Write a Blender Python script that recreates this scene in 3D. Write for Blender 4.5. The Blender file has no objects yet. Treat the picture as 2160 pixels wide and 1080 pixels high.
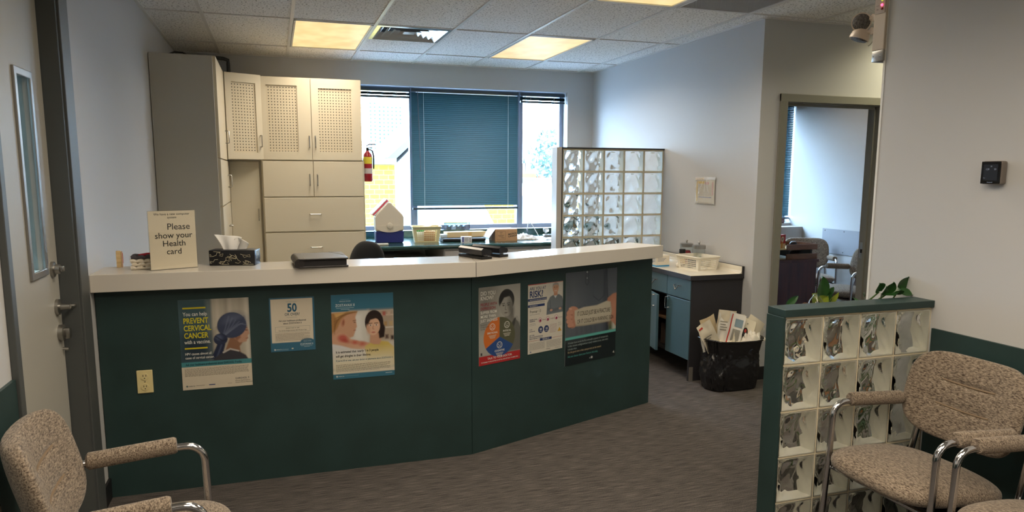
import bpy, bmesh, math, random
import numpy as np
from mathutils import Matrix, Vector, noise as mnoise
sc = bpy.context.scene
col = sc.collection
EYE = 1.56                      # camera height; the floor is z = 0
CEIL = 2.686

# ---------------------------------------------------------------- camera
def make_camera():
    yaw, pit, rol = .3168, -.1418, -.0032
    c, s = math.cos, math.sin
    fw = Vector((s(yaw)*c(pit), c(yaw)*c(pit), s(pit)))
    r0 = Vector((c(yaw), -s(yaw), 0)); d0 = fw.cross(r0)
    r = c(rol)*r0 + s(rol)*d0; d = -s(rol)*r0 + c(rol)*d0
    cam = bpy.data.cameras.new('camera'); o = bpy.data.objects.new('camera', cam); col.objects.link(o)
    M = Matrix.Identity(4)
    for i in range(3):
        M[i][0] = r[i]; M[i][1] = -d[i]; M[i][2] = -fw[i]
    M[2][3] = EYE
    o.matrix_world = M
    cam.sensor_width = 36; cam.lens = 1522.7/2160*36
    cam.shift_y = 47.6/2160
    cam.clip_start = .05; cam.clip_end = 600
    sc.camera = o
make_camera()

# ---------------------------------------------------------------- light and exposure
sc.view_settings.view_transform = 'Standard'; sc.view_settings.look = 'None'
sc.view_settings.exposure = 0.14; sc.view_settings.gamma = 1; sc.view_settings.use_curve_mapping = False
sc.cycles.use_denoising = True
sc.cycles.max_bounces = 14; sc.cycles.diffuse_bounces = 5; sc.cycles.transmission_bounces = 14; sc.cycles.transparent_max_bounces = 16
sc.cycles.sample_clamp_indirect = 6.0; sc.cycles.caustics_refractive = True; sc.cycles.blur_glossy = .5
SKY_COLOR = (.52, .74, 1.0); SKY_STRENGTH = 36.0
SUN_POWER = 10.0
LAMP_WATTS = 19.0; LAMP_COLOR = (1.0, .87, .70); LAMP_FACE = (1.0, .765, .36)
w = bpy.data.worlds.new('sky'); sc.world = w; w.use_nodes = True
w.node_tree.nodes['Background'].inputs[0].default_value = (*SKY_COLOR, 1)
w.node_tree.nodes['Background'].inputs[1].default_value = SKY_STRENGTH
sl = bpy.data.lights.new('sun', 'SUN'); sl.energy = SUN_POWER; sl.color = (1, .95, .86); sl.angle = .01
so = bpy.data.objects.new('sun', sl); col.objects.link(so)
so.rotation_euler = (math.radians(48), 0, math.radians(-24)); so.location = (0, -10, 20)   # high behind the building: lights the fronts across the street

# ---------------------------------------------------------------- small helpers
def lin(c):
    if isinstance(c, str): c = tuple(int(c[i:i+2], 16) for i in (0, 2, 4))
    return tuple(((x/255)/12.92 if x/255 <= .04045 else ((x/255+.055)/1.055)**2.4) for x in c)

MATS = {}
def mat(name, c=(200, 200, 200), rough=.5, metal=0, spec=.5, noise=None, bump=None, alpha=None, trans=0, ior=1.45, emit=None, coat=0, sheen=0):
    """procedural material; noise=(scale, amount, colour) mottles the colour, bump=(scale, strength)"""
    if name in MATS: return MATS[name]
    m = bpy.data.materials.new(name); m.use_nodes = True; MATS[name] = m
    nt = m.node_tree; b = nt.nodes['Principled BSDF']
    L = lin(c)
    b.inputs['Base Color'].default_value = (*L, 1); b.inputs['Roughness'].default_value = rough
    b.inputs['Metallic'].default_value = metal; b.inputs['Specular IOR Level'].default_value = spec
    b.inputs['IOR'].default_value = ior; b.inputs['Transmission Weight'].default_value = trans
    b.inputs['Coat Weight'].default_value = coat; b.inputs['Sheen Weight'].default_value = sheen
    tc = nt.nodes.new('ShaderNodeTexCoord')
    if noise:
        n = nt.nodes.new('ShaderNodeTexNoise'); n.inputs['Scale'].default_value = noise[0]; n.inputs['Detail'].default_value = 5
        nt.links.new(tc.outputs['Object'], n.inputs['Vector'])
        mp = nt.nodes.new('ShaderNodeMapRange'); mp.inputs[1].default_value = .35; mp.inputs[2].default_value = .7
        mp.inputs[3].default_value = 0; mp.inputs[4].default_value = noise[1]
        nt.links.new(n.outputs[0], mp.inputs[0])
        mx = nt.nodes.new('ShaderNodeMix'); mx.data_type = 'RGBA'
        mx.inputs['A'].default_value = (*L, 1); mx.inputs['B'].default_value = (*lin(noise[2]), 1)
        nt.links.new(mp.outputs[0], mx.inputs['Factor']); nt.links.new(mx.outputs['Result'], b.inputs['Base Color'])
    if bump:
        n2 = nt.nodes.new('ShaderNodeTexNoise'); n2.inputs['Scale'].default_value = bump[0]; n2.inputs['Detail'].default_value = 3
        nt.links.new(tc.outputs['Object'], n2.inputs['Vector'])
        bp = nt.nodes.new('ShaderNodeBump'); bp.inputs['Strength'].default_value = bump[1]; bp.inputs['Distance'].default_value = .004
        nt.links.new(n2.outputs[0], bp.inputs['Height']); nt.links.new(bp.outputs[0], b.inputs['Normal'])
    if emit:
        b.inputs['Emission Color'].default_value = (*emit[0], 1); b.inputs['Emission Strength'].default_value = emit[1]
    return m

def thin_glass(name, tint=(1, 1, 1), refl=1.0, rough=.0):
    if name in MATS: return MATS[name]
    m = bpy.data.materials.new(name); m.use_nodes = True; MATS[name] = m
    nt = m.node_tree; nt.nodes.clear()
    o = nt.nodes.new('ShaderNodeOutputMaterial'); t = nt.nodes.new('ShaderNodeBsdfTransparent'); t.inputs[0].default_value = (*tint, 1)
    g = nt.nodes.new('ShaderNodeBsdfGlossy'); g.inputs['Roughness'].default_value = rough
    lw_ = nt.nodes.new('ShaderNodeLayerWeight'); pw = nt.nodes.new('ShaderNodeMath'); pw.operation = 'POWER'; pw.inputs[1].default_value = 5; nt.links.new(lw_.outputs['Facing'], pw.inputs[0])
    f = nt.nodes.new('ShaderNodeMath'); f.operation = 'MULTIPLY_ADD'; f.inputs[1].default_value = .9; f.inputs[2].default_value = .035; nt.links.new(pw.outputs[0], f.inputs[0])
    k = nt.nodes.new('ShaderNodeMath'); k.operation = 'MULTIPLY'; k.inputs[1].default_value = refl
    x = nt.nodes.new('ShaderNodeMixShader')
    nt.links.new(f.outputs[0], k.inputs[0]); nt.links.new(k.outputs[0], x.inputs[0]); nt.links.new(t.outputs[0], x.inputs[1]); nt.links.new(g.outputs[0], x.inputs[2])
    nt.links.new(x.outputs[0], o.inputs[0])
    return m

class G:
    """collects geometry for ONE mesh object"""
    def __init__(s): s.v = []; s.f = []; s.mi = []; s.sm = []; s.colors = None
    def add(s, verts, faces, mi=0, M=None, smooth=False):
        k = len(s.v)
        s.v += [tuple(M @ Vector(p)) if M is not None else tuple(p) for p in verts]
        s.f += [tuple(i+k for i in f) for f in faces]; s.mi += [mi]*len(faces); s.sm += [smooth]*len(faces)
        return s
    def box(s, a, b, mi=0, M=None, bev=0, seg=2):
        x0, y0, z0 = [min(p, q) for p, q in zip(a, b)]; x1, y1, z1 = [max(p, q) for p, q in zip(a, b)]
        v = [(x0,y0,z0),(x1,y0,z0),(x1,y1,z0),(x0,y1,z0),(x0,y0,z1),(x1,y0,z1),(x1,y1,z1),(x0,y1,z1)]
        f = [(0,3,2,1),(4,5,6,7),(0,1,5,4),(1,2,6,5),(2,3,7,6),(3,0,4,7)]
        if bev > 0:
            bm = bmesh.new(); vs = [bm.verts.new(p) for p in v]
            for q in f: bm.faces.new([vs[i] for i in q])
            bmesh.ops.bevel(bm, geom=list(bm.edges), offset=min(bev, .49*min(x1-x0, y1-y0, z1-z0)), segments=seg, affect='EDGES', profile=.5)
            return s.take(bm, mi, M, False)
        return s.add(v, f, mi, M)
    def take(s, bm, mi=0, M=None, smooth=True):
        bm.verts.index_update()
        s.add([q.co[:] for q in bm.verts], [[q.index for q in f.verts] for f in bm.faces], mi, M, smooth); bm.free(); return s
    def prism(s, poly, h0, h1, axis='z', mi=0, M=None, smooth=False):
        """closed polygon extruded along an axis; poly in the two other axes (x: yz, y: xz, z: xy)"""
        n = len(poly)
        mk = {'z': lambda p, h: (p[0], p[1], h), 'y': lambda p, h: (p[0], h, p[1]), 'x': lambda p, h: (h, p[0], p[1])}[axis]
        v = [mk(p, h0) for p in poly] + [mk(p, h1) for p in poly]
        f = [tuple(range(n)), tuple(range(2*n-1, n-1, -1))]
        s.add(v, f, mi, M); k = len(s.v)-2*n
        s.f += [(k+i, k+n+i, k+n+(i+1) % n, k+(i+1) % n) for i in range(n)]; s.mi += [mi]*n; s.sm += [smooth]*n
        return s
    def tube(s, path, r, n=10, mi=0, M=None, closed=False, caps=True):
        P = [Vector(p) for p in path]; m = len(P); rs = r if isinstance(r, (list, tuple)) else [r]*m
        T = [((P[(i+1) % m]-P[i-1]) if closed else (P[min(i+1, m-1)]-P[max(i-1, 0)])).normalized() for i in range(m)]
        u = T[0].orthogonal().normalized(); v = []; f = []
        for i in range(m):
            u = (u - T[i]*u.dot(T[i])).normalized(); w_ = T[i].cross(u)
            for k in range(n):
                a = 2*math.pi*k/n; v.append(P[i] + rs[i]*(math.cos(a)*u + math.sin(a)*w_))
        for i in range(m if closed else m-1):
            j = (i+1) % m
            for k in range(n): f.append((i*n+k, i*n+(k+1) % n, j*n+(k+1) % n, j*n+k))
        if caps and not closed: f += [tuple(range(n-1, -1, -1)), tuple(range((m-1)*n, m*n))]
        return s.add(v, f, mi, M, True)
    def lathe(s, prof, n=20, mi=0, M=None, smooth=True):
        v = []; f = []; m = len(prof)
        for r, z in prof:
            for k in range(n):
                a = 2*math.pi*k/n; v.append((r*math.cos(a), r*math.sin(a), z))
        for i in range(m-1):
            for k in range(n): f.append((i*n+k, i*n+(k+1) % n, (i+1)*n+(k+1) % n, (i+1)*n+k))
        if prof[0][0] > 1e-6: f.append(tuple(range(n-1, -1, -1)))
        if prof[-1][0] > 1e-6: f.append(tuple(range((m-1)*n, m*n)))
        return s.add(v, f, mi, M, smooth)
    def surf(s, fn, nu, nv, mi=0, M=None, smooth=True, closed_u=False):
        v = [fn(i/nu, j/nv) for j in range(nv+1) for i in range(nu if closed_u else nu+1)]
        w_ = nu if closed_u else nu+1
        f = [(j*w_+i, j*w_+(i+1) % w_, (j+1)*w_+(i+1) % w_, (j+1)*w_+i) for j in range(nv) for i in range(nu)]
        return s.add(v, f, mi, M, smooth)
    def build(s, name, mats, parent=None, loc=None, rot=None, weld=False, solid=0, subd=0):
        me = bpy.data.meshes.new(name); me.from_pydata(s.v, [], s.f)
        for m_ in (mats if isinstance(mats, (list, tuple)) else [mats]): me.materials.append(m_)
        me.polygons.foreach_set('material_index', s.mi); me.polygons.foreach_set('use_smooth', s.sm)
        bm = bmesh.new(); bm.from_mesh(me)
        if weld: bmesh.ops.remove_doubles(bm, verts=bm.verts, dist=1e-5)
        if solid >= 0 and not weld or weld: bmesh.ops.recalc_face_normals(bm, faces=bm.faces) if s.colors is None else None
        bm.to_mesh(me); bm.free()
        if any(s.sm) and not all(s.sm) or any(s.sm):
            try: me.set_sharp_from_angle(angle=math.radians(42))
            except Exception: pass
        me.update()
        o = bpy.data.objects.new(name, me); col.objects.link(o)
        if parent is not None: o.parent = parent
        if loc is not None: o.location = loc
        if rot is not None: o.rotation_euler = rot
        if solid:
            q = o.modifiers.new('thickness', 'SOLIDIFY'); q.thickness = solid; q.offset = 0
        if subd:
            q = o.modifiers.new('smooth', 'SUBSURF'); q.levels = subd; q.render_levels = subd
        return o

def tag(o, label, cat, group=None, kind=None):
    o['label'] = label; o['category'] = cat
    if group: o['group'] = group
    if kind: o['kind'] = kind
    return o
def thing(name, label, cat, loc=(0, 0, 0), rz=0, group=None):
    o = bpy.data.objects.new(name, None); col.objects.link(o); o.empty_display_size = .05
    o.location = loc; o.rotation_euler = (0, 0, rz)
    return tag(o, label, cat, group)
def struct(o): o['kind'] = 'structure'; return o
def T(x, y, z, rx=0, ry=0, rz=0): return Matrix.Translation((x, y, z)) @ Matrix.Rotation(rz, 4, 'Z') @ Matrix.Rotation(ry, 4, 'Y') @ Matrix.Rotation(rx, 4, 'X')
def copy_tree(o, parent=None):
    c = o.copy(); col.objects.link(c)
    if parent is not None: c.parent = parent
    for ch in list(o.children): copy_tree(ch, c)
    return c
def arc(c, r, a0, a1, n, plane='xz'):
    out = []
    for i in range(n+1):
        a = math.radians(a0+(a1-a0)*i/n); p, q = r*math.cos(a), r*math.sin(a)
        out.append((c[0]+p, c[1], c[2]+q) if plane == 'xz' else (c[0]+p, c[1]+q, c[2]) if plane == 'xy' else (c[0], c[1]+p, c[2]+q))
    return out

_tcache = {}
def text_geo(s, size, align='LEFT', bold=0.0):
    k = (s, size, align, bold)
    if k in _tcache: return _tcache[k]
    cu = bpy.data.curves.new('t', 'FONT'); cu.body = s; cu.size = size; cu.align_x = align; cu.offset = bold*size; cu.resolution_u = 3
    ob = bpy.data.objects.new('t', cu); col.objects.link(ob)
    dg = bpy.context.evaluated_depsgraph_get()
    me = bpy.data.meshes.new_from_object(ob.evaluated_get(dg))
    r = ([v.co[:] for v in me.vertices], [list(p.vertices) for p in me.polygons])
    bpy.data.objects.remove(ob); bpy.data.curves.remove(cu); bpy.data.meshes.remove(me)
    _tcache[k] = r
    return r
# ---------------------------------------------------------------- materials of the room
def streak_carpet():
    m = mat('carpet', (70, 64, 60), rough=.95, spec=.1); nt = m.node_tree; b = nt.nodes['Principled BSDF']
    tc = nt.nodes.new('ShaderNodeTexCoord')
    mp = nt.nodes.new('ShaderNodeMapping'); mp.inputs['Scale'].default_value = (9, 170, 1)
    n = nt.nodes.new('ShaderNodeTexNoise'); n.inputs['Scale'].default_value = 1.0; n.inputs['Detail'].default_value = 4
    nt.links.new(tc.outputs['Object'], mp.inputs[0]); nt.links.new(mp.outputs[0], n.inputs['Vector'])
    mp2 = nt.nodes.new('ShaderNodeMapping'); mp2.inputs['Scale'].default_value = (420, 210, 1)
    n2 = nt.nodes.new('ShaderNodeTexNoise'); n2.inputs['Scale'].default_value = 1; n2.inputs['Detail'].default_value = 1
    nt.links.new(tc.outputs['Object'], mp2.inputs[0]); nt.links.new(mp2.outputs[0], n2.inputs['Vector'])
    ad = nt.nodes.new('ShaderNodeMath'); ad.operation = 'ADD'; nt.links.new(n.outputs[0], ad.inputs[0]); nt.links.new(n2.outputs[0], ad.inputs[1])
    rp = nt.nodes.new('ShaderNodeValToRGB'); e = rp.color_ramp.elements
    e[0].position = .70; e[0].color = (*lin((40, 38, 38)), 1); e[1].position = 1.32; e[1].color = (*lin((160, 150, 140)), 1)
    k = e.new(.98); k.color = (*lin((78, 74, 72)), 1)
    hv = nt.nodes.new('ShaderNodeMath'); hv.operation = 'MULTIPLY'; hv.inputs[1].default_value = 1.0
    nt.links.new(ad.outputs[0], hv.inputs[0]); nt.links.new(hv.outputs[0], rp.inputs[0]); nt.links.new(rp.outputs[0], b.inputs['Base Color'])
    e[0].position = .35; e[1].position = .66; k.position = .5; hv.inputs[1].default_value = .5
    bp = nt.nodes.new('ShaderNodeBump'); bp.inputs['Strength'].default_value = .5; bp.inputs['Distance'].default_value = .003
    nt.links.new(n2.outputs[0], bp.inputs['Height']); nt.links.new(bp.outputs[0], b.inputs['Normal'])
    return m
def tile_mat():
    m = mat('ceiling_tile', (240, 238, 235), rough=.9, spec=.1, bump=(260, .35)); nt = m.node_tree; b = nt.nodes['Principled BSDF']
    tc = nt.nodes.new('ShaderNodeTexCoord'); n = nt.nodes.new('ShaderNodeTexNoise'); n.inputs['Scale'].default_value = 75; n.inputs['Detail'].default_value = 2
    nt.links.new(tc.outputs['Object'], n.inputs['Vector'])
    rp = nt.nodes.new('ShaderNodeValToRGB'); e = rp.color_ramp.elements
    e[0].position = .33; e[0].color = (*lin((130, 126, 122)), 1); e[1].position = .43; e[1].color = (*lin((240, 238, 235)), 1)
    nt.links.new(n.outputs[0], rp.inputs[0]); nt.links.new(rp.outputs[0], b.inputs['Base Color'])
    return m
def tweed():
    m = mat('tweed_fabric', (160, 140, 118), rough=.95, spec=.1, sheen=.2); nt = m.node_tree; b = nt.nodes['Principled BSDF']
    tc = nt.nodes.new('ShaderNodeTexCoord')
    n = nt.nodes.new('ShaderNodeTexNoise'); n.inputs['Scale'].default_value = 230; n.inputs['Detail'].default_value = 6; n.inputs['Roughness'].default_value = .7
    mp = nt.nodes.new('ShaderNodeMapping'); mp.inputs['Scale'].default_value = (1, .3, 1)
    nt.links.new(tc.outputs['Object'], mp.inputs[0]); nt.links.new(mp.outputs[0], n.inputs['Vector'])
    rp = nt.nodes.new('ShaderNodeValToRGB'); e = rp.color_ramp.elements
    e[0].position = .38; e[0].color = (*lin((66, 54, 45)), 1); e[1].position = .66; e[1].color = (*lin((168, 153, 134)), 1)
    k = e.new(.47); k.color = (*lin((116, 103, 90)), 1)
    nt.links.new(n.outputs[0], rp.inputs[0]); nt.links.new(rp.outputs[0], b.inputs['Base Color'])
    wv = nt.nodes.new('ShaderNodeTexNoise'); wv.inputs['Scale'].default_value = 420; nt.links.new(tc.outputs['Object'], wv.inputs['Vector'])
    bp = nt.nodes.new('ShaderNodeBump'); bp.inputs['Strength'].default_value = .6; bp.inputs['Distance'].default_value = .003
    nt.links.new(wv.outputs[0], bp.inputs['Height']); nt.links.new(bp.outputs[0], b.inputs['Normal'])
    return m
def brick(name, c1, c2, mortar, scale):
    m = mat(name, c1, rough=.9, spec=.1); nt = m.node_tree; b = nt.nodes['Principled BSDF']
    tc = nt.nodes.new('ShaderNodeTexCoord'); mp = nt.nodes.new('ShaderNodeMapping'); mp.inputs['Rotation'].default_value = (math.radians(90), 0, 0)
    t = nt.nodes.new('ShaderNodeTexBrick'); t.inputs['Scale'].default_value = scale
    for k, c in (('Color1', c1), ('Color2', c2), ('Mortar', mortar)): t.inputs[k].default_value = (*lin(c), 1)
    nt.links.new(tc.outputs['Object'], mp.inputs[0]); nt.links.new(mp.outputs[0], t.inputs['Vector']); nt.links.new(t.outputs[0], b.inputs['Base Color'])
    return m
def wood(name, c1, c2, rough=.4, scale=(3, 3, 40)):
    m = mat(name, c1, rough=rough); nt = m.node_tree; b = nt.nodes['Principled BSDF']
    tc = nt.nodes.new('ShaderNodeTexCoord'); mp = nt.nodes.new('ShaderNodeMapping'); mp.inputs['Scale'].default_value = scale
    n = nt.nodes.new('ShaderNodeTexNoise'); n.inputs['Scale'].default_value = 1.5; n.inputs['Detail'].default_value = 5
    nt.links.new(tc.outputs['Object'], mp.inputs[0]); nt.links.new(mp.outputs[0], n.inputs['Vector'])
    rp = nt.nodes.new('ShaderNodeValToRGB'); e = rp.color_ramp.elements
    e[0].position = .35; e[0].color = (*lin(c1), 1); e[1].position = .65; e[1].color = (*lin(c2), 1)
    nt.links.new(n.outputs[0], rp.inputs[0]); nt.links.new(rp.outputs[0], b.inputs['Base Color'])
    return m
def peg_mat():
    """perforated panel: a square grid of small dark holes in the door's own x-z plane"""
    m = mat('perforated_panel', (202, 191, 167), rough=.45); nt = m.node_tree; b = nt.nodes['Principled BSDF']
    tc = nt.nodes.new('ShaderNodeTexCoord'); sp = nt.nodes.new('ShaderNodeSeparateXYZ'); nt.links.new(tc.outputs['Object'], sp.inputs[0])
    sq = []
    for ax in (0, 2):
        a = nt.nodes.new('ShaderNodeMath'); a.operation = 'MULTIPLY'; a.inputs[1].default_value = 1/.0255; nt.links.new(sp.outputs[ax], a.inputs[0])
        f = nt.nodes.new('ShaderNodeMath'); f.operation = 'FRACT'; nt.links.new(a.outputs[0], f.inputs[0])
        d = nt.nodes.new('ShaderNodeMath'); d.operation = 'SUBTRACT'; d.inputs[1].default_value = .5; nt.links.new(f.outputs[0], d.inputs[0])
        p = nt.nodes.new('ShaderNodeMath'); p.operation = 'POWER'; p.inputs[1].default_value = 2; nt.links.new(d.outputs[0], p.inputs[0]); sq.append(p)
    ad = nt.nodes.new('ShaderNodeMath'); ad.operation = 'ADD'; nt.links.new(sq[0].outputs[0], ad.inputs[0]); nt.links.new(sq[1].outputs[0], ad.inputs[1])
    lt = nt.nodes.new('ShaderNodeMath'); lt.operation = 'LESS_THAN'; lt.inputs[1].default_value = .034; nt.links.new(ad.outputs[0], lt.inputs[0])
    mx = nt.nodes.new('ShaderNodeMix'); mx.data_type = 'RGBA'; mx.inputs['A'].default_value = (*lin((202, 191, 167)), 1); mx.inputs['B'].default_value = (*lin((38, 34, 30)), 1)
    nt.links.new(lt.outputs[0], mx.inputs['Factor']); nt.links.new(mx.outputs['Result'], b.inputs['Base Color'])
    return m

PAINT = mat('wall_paint', (192, 192, 192), rough=.6, spec=.3, bump=(180, .05))
GREENWALL = mat('green_laminate', (40, 58, 57), rough=.42, spec=.4, noise=(5, .6, (47, 69, 69)), bump=(60, .05))
WHITELAM = mat('white_laminate', (206, 200, 190), rough=.22, spec=.5)
CAB = mat('cream_laminate', (206, 197, 176), rough=.42)
CABGREY = mat('grey_laminate_side', (186, 182, 172), rough=.45)
TRIMGREY = mat('grey_frame_paint', (76, 79, 79), rough=.45, bump=(120, .03))
DOORGREY = mat('grey_door_paint', (170, 168, 160), rough=.42, bump=(90, .03))
CHROME = mat('chrome', (205, 205, 208), rough=.12, metal=1)
STEEL = mat('brushed_steel', (170, 168, 164), rough=.32, metal=1)
BLACK = mat('black_plastic', (18, 18, 20), rough=.4)
DARK = mat('dark_gap', (14, 14, 15), rough=.8)
TILE = tile_mat(); CARPET = streak_carpet(); TWEED = tweed(); PEG = peg_mat()
WHITEMET = mat('white_metal', (214, 212, 208), rough=.4)
PAPER = mat('paper_white', (232, 228, 220), rough=.8, spec=.2)
GLASS = thin_glass('window_glass', (.96, .98, .98))
TEALCAB = mat('teal_laminate', (72, 99, 108), rough=.38)
CHARCOAL = mat('charcoal_laminate', (44, 43, 47), rough=.5)

# ---------------------------------------------------------------- room shell
XL, XR, XP, XO = -.82, 3.413, 2.70, 6.15      # left wall, reception right wall, waiting right wall, office right wall
YB, YD, YE, YN = 7.54, 4.576, 2.725, -2.2     # window wall, office-door wall, end of waiting wall, wall behind the camera
WZ0, WZ1 = 1.56-.578, 1.56+.905               # window sill and head
H = CEIL
def wallbox(name, boxes, m=PAINT):
    g = G()
    for a, b in boxes: g.box(a, b)
    return struct(g.build(name, m))
struct(G().box((-2.6, YN-.15, -.12), (7.6, YB+.22, 0)).build('floor', CARPET))
# left wall with the door opening (y 2.68 to 3.45)
wallbox('wall_left', [((XL-.14, YN, 0), (XL, 2.665, H)), ((XL-.14, 3.465, 0), (XL, YB+.2, H)), ((XL-.14, 2.665, 2.42), (XL, 3.465, H))])
# window wall: reception window x .80-3.11, office window x 4.2-6.10
wallbox('wall_back', [((XL, YB, 0), (6.3, YB+.2, WZ0)), ((XL, YB, WZ1), (6.3, YB+.2, H+.1)), ((XL, YB, WZ0), (.80, YB+.2, WZ1)),
                      ((3.11, YB, WZ0), (4.2, YB+.2, WZ1)), ((6.15, YB, WZ0), (6.3, YB+.2, WZ1))])
wallbox('wall_right', [((XR, YD+.11, 0), (XR+.11, YB, H))])
DX0, DX1, DZ = 3.64, 4.53, 2.106
wallbox('wall_corridor', [((XR, YD, 0), (DX0, YD+.11, H)), ((DX1, YD, 0), (7.4, YD+.11, H)), ((DX0, YD, DZ), (DX1, YD+.11, H))])
wallbox('wall_waiting', [((XP, YN, 0), (XP+.13, YE, H)), ((XP+.13, YE-.13, 0), (7.4, YE, H))])
wallbox('wall_corridor_end', [((7.3, YE, 0), (7.4, YD, H))])
wallbox('wall_office', [((XO, YD+.11, 0), (XO+.12, YB, H))])
wallbox('wall_front', [((XL-.14, YN-.14, 0), (XP+.13, YN, H))])
# room beyond the left door
wallbox('wall_hall', [((-2.6, .6, 0), (-2.5, 5.2, H)), ((-2.6, .5, 0), (XL-.14, .6, H)), ((-2.6, 5.2, 0), (XL-.14, 5.3, H))], mat('hall_paint', (205, 208, 210), rough=.7))

# suspended ceiling: recessed panels between white T-bars, one slab over everything
GX0, GW, GY0, GL = -1.0445, .6096, 4.494, 1.2192
LAMPS = {(2, 1), (5, 1), (5, -1), (2, -2), (3, -3), (4, -4), (-2, -1), (2, -4), (0, -4), (9, -1), (10, 1)}    # (column, row) cells that hold a lamp
def cell(j, i): return GX0+j*GW, GX0+(j+1)*GW, GY0+i*GL, GY0+(i+1)*GL
g = G(); holes = LAMPS | {(3, 1), (6, -1)}
for j in range(-3, 15):
    for i in range(-6, 3):
        if (j, i) in holes: continue
        x0, x1, y0, y1 = cell(j, i)
        x0, x1, y0, y1 = max(x0, -2.6), min(x1, 7.4), max(y0, YN-.1), min(y1, YB+.15)
        if x1 > x0 and y1 > y0: g.box((x0+.006, y0+.006, H+.006), (x1-.006, y1-.006, H+.03))
x0, x1, y0, y1 = cell(3, 1); g.box((x0+.006, y0+.6156, H+.006), (x1-.006, y1-.006, H+.03))
struct(g.build('ceiling', TILE))
g = G(); bw = .012
for j in range(-3, 15):
    x = GX0+j*GW
    if -2.5 < x < 7.35: g.box((x-bw, YN, H-.002), (x+bw, YB, H+.012))
for i in range(-6, 4):
    y = GY0+i*GL
    if YN < y < YB: g.box((-2.5, y-bw*.6, H-.001), (7.35, y+bw*.6, H+.012))
x0, x1, y0, y1 = cell(3, 1); g.box((x0, y0+.60, H-.001), (x1, y0+.618, H+.012))
# wall angle
for a, b in (((XL, YN), (XL+.02, YB)), ((XR-.02, YD), (XR, YB)), ((XL, YB-.02), (XR, YB)), ((XR, YD-.02), (7.3, YD)), ((XP-.02, YN), (XP, YE))):
    g.box((*a, H-.003), (*b, H+.012))
struct(g.build('trim_ceiling_grid', WHITEMET))
struct(G().box((-2.6, YN-.14, H+.16), (7.5, YB+.2, H+.26)).build('ceiling_deck', mat('plenum', (60, 60, 60), rough=.9)))
# plenum edges so that no daylight falls in above the tiles
wallbox('wall_plenum', [((-2.7, YN-.24, H-.02), (-2.6, YB+.2, H+.2)), ((7.4, YN-.24, 0), (7.5, YB+.2, H+.2)), ((-2.7, YN-.24, H), (7.5, YN-.14, H+.2)),
                        ((-2.6, 5.3, H), (XL-.14, YB+.2, H+.2)), ((6.27, YB, 0), (7.5, YB+.2, H+.2)), ((-2.7, YB, H), (XL, YB+.2, H+.2))], mat('plenum', (60, 60, 60)))

# dark green wainscot bands with their cap
g = G(); wz = 1.56-.65
g.box((XL, YN, .1), (XL+.012, 2.615, wz)); struct(g.build('trim_wainscot_left', GREENWALL))
g = G(); g.box((XP-.012, YN, .1), (XP, 2.352, wz)); struct(g.build('trim_wainscot_right', GREENWALL))
BASEB = mat('black_baseboard', (24, 24, 27), rough=.5)
g = G()
g.box((XL, YN, 0), (XL+.014, 2.615, .1)); g.box((XL, 3.62, 0), (XL+.012, YB, .1)); struct(g.build('baseboard_left', BASEB))
g = G(); g.box((XP-.014, YN, 0), (XP, 2.352, .1)); g.box((XP-.008, 2.352, 0), (XP, YE, .1)); struct(g.build('baseboard_right', BASEB))
g = G(); g.box((XR-.01, YD, 0), (XR, 4.70, .1)); g.box((XR-.01, YD-.01, 0), (DX0-.07, YD, .1)); g.box((DX1+.07, YD-.01, 0), (7.3, YD, .1)); struct(g.build('baseboard_corridor', BASEB))
g = G(); g.box((XO-.01, YD+.11, 0), (XO, YB, .1)); struct(g.build('baseboard_office', BASEB))

# ---------------------------------------------------------------- windows
FRAMEM = mat('window_frame_grey', (126, 134, 150), rough=.35, metal=.3)
def window(name, x0, x1, mull, gy):
    g = G(); fw = .045
    z0, z1 = WZ0, WZ1
    g.box((x0, gy, z0), (x1, gy+.07, z0+fw)); g.box((x0, gy, z1-fw), (x1, gy+.07, z1))
    g.box((x0, gy, z0), (x0+fw, gy+.07, z1)); g.box((x1-fw, gy, z0), (x1, gy+.07, z1))
    for a, b in mull: g.box((a, gy-.01, z0), (b, gy+.07, z1)); g.box((a+.02, gy-.022, z0), (b-.02, gy-.01, z1))
    o = struct(g.build(name, FRAMEM))
    xs = [x0+fw] + [t for ab in mull for t in ab] + [x1-fw]
    for k in range(0, len(xs), 2):
        G().box((xs[k], gy+.03, z0+fw), (xs[k+1], gy+.036, z1-fw)).build('window_pane', GLASS, o)
    return o
GYW = YB+.13
window('window_1', .80, 3.11, [(1.375, 1.447), (2.565, 2.63)], GYW)
window('window_2', 4.2, 6.15, [(5.1, 5.16)], GYW)
struct(G().box((4.0, YB-.22, .06), (XO, YB, 1.56-.61)).build('trim_office_sill', PAINT))

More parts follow.
